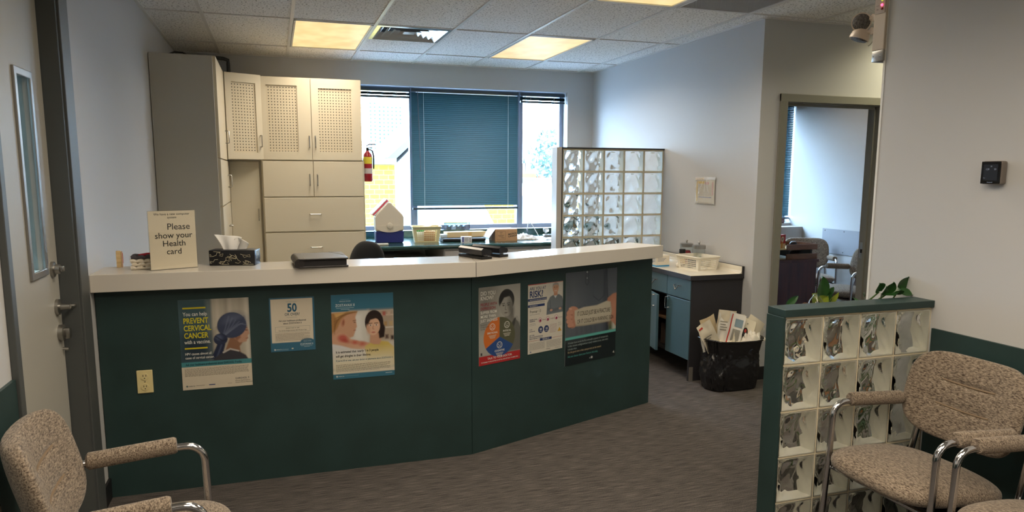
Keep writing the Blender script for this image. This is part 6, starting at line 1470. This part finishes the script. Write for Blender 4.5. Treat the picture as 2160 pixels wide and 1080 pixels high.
# towers far off
TW = mat('tower_white', (190, 196, 198), rough=.6); TWn = mat('tower_window', (20, 44, 52), rough=.5)
def tower(x, y, wx, h, label, nx=6, nz=26):
    t = thing('high_rise', label, 'building', (x, y, GZ), 0, 'distant high rises')
    G().box((0, 0, 0), (wx, wx*.8, h)).build('walls', TW, t)
    g = G()
    for i in range(nx):
        for k in range(nz): g.box((wx*(i+.18)/nx, -.05, h*(k+.3)/nz), (wx*(i+.62)/nx, .0, h*(k+.75)/nz))
    g.build('windows', TWn, t)
tower(18.5, 148, 1.7, 22, 'slender pale high rise at the left of the narrow window', 2, 30)
tower(20.6, 150, 5.0, 21.5, 'broad pale high rise in the middle of the narrow window', 6, 28)
t = far('office_block', 'orange brick office block beside the pale high rise', 15.9, 18.5, 95, GZ, 5.6, mat('brick_orange', (104, 58, 26), rough=.8), 8)
G().lathe([(.55, 0), (.55, 3.2), (0, 5.2)], 4, M=T(15.3, 95.5, 1.2)).build('spire', mat('spire_grey', (44, 46, 58), rough=.6), t)
for k, (x, w_, y, z, c, nm) in enumerate(((21, 1.6, 62, 1.75, (112, 78, 34), 'ochre'), (22.8, .9, 58, 1.5, (110, 48, 26), 'terracotta'), (23.9, 2.4, 60, 2.3, (66, 72, 78), 'grey'), (24.5, 6.5, 75, 2.9, (100, 84, 70), 'cream'))):
    far('low_house', nm+' low house on the skyline right of the blind', x, x+w_, y, GZ, z, mat('house_'+nm, c, rough=.8), 5, group='houses on the skyline')
TL_ = mat('tree_far', (26, 40, 38), rough=.9)
for k, x in enumerate((36.0, 38.4, 40.8, 43.2, 45.6, 49.5)):
    t = thing('spruce_tree', ('leftmost', 'second', 'third', 'fourth', 'fifth', 'rightmost, separate')[k]+' of the dark spruces on the skyline right of the blind', 'tree', (x, 125, GZ), 0, 'spruces on the skyline')
    G().lathe([(.25, 0), (.2, 3)], 8).build('trunk', mat('trunk', (40, 32, 26), rough=.9), t)
    g = G(); rr = random.Random(k); hh = 11.4+rr.uniform(-.8, .8)
    g.lathe([(1.1, 2.2), (.8, 5), (.9, 5.1), (.5, 8), (.6, 8.1), (0, hh)], 9, smooth=False); g.build('crown', TL_, t)
t = thing('leafy_tree', 'sunlit leafy tree by the right edge of the window', 'tree', (16.1, 41, GZ))
G().tube([(0, 0, 0), (.1, 0, 4), (-.3, .2, 6.8)], [.26, .2, .1], 8).build('trunk', MATS['trunk'], t)
g = G(); rr = random.Random(5)
for k in range(420):
    a, b = rr.uniform(0, 6.28), rr.uniform(-1, 1); r_ = 1.5*rr.random()**.4; c = math.sqrt(1-b*b)
    p = Vector((r_*c*math.cos(a), r_*c*math.sin(a), 8.6+r_*b*1.2)); q = Vector((rr.uniform(-1, 1), rr.uniform(-1, 1), rr.uniform(-.4, 1))).normalized()*.30
    leaf(g, p, p+q, (rr.uniform(-1, 1), -1, 1), .11)
g.build('crown', mat('leaf_far', (52, 74, 68), rough=.7), t)
bpy.context.view_layer.update()
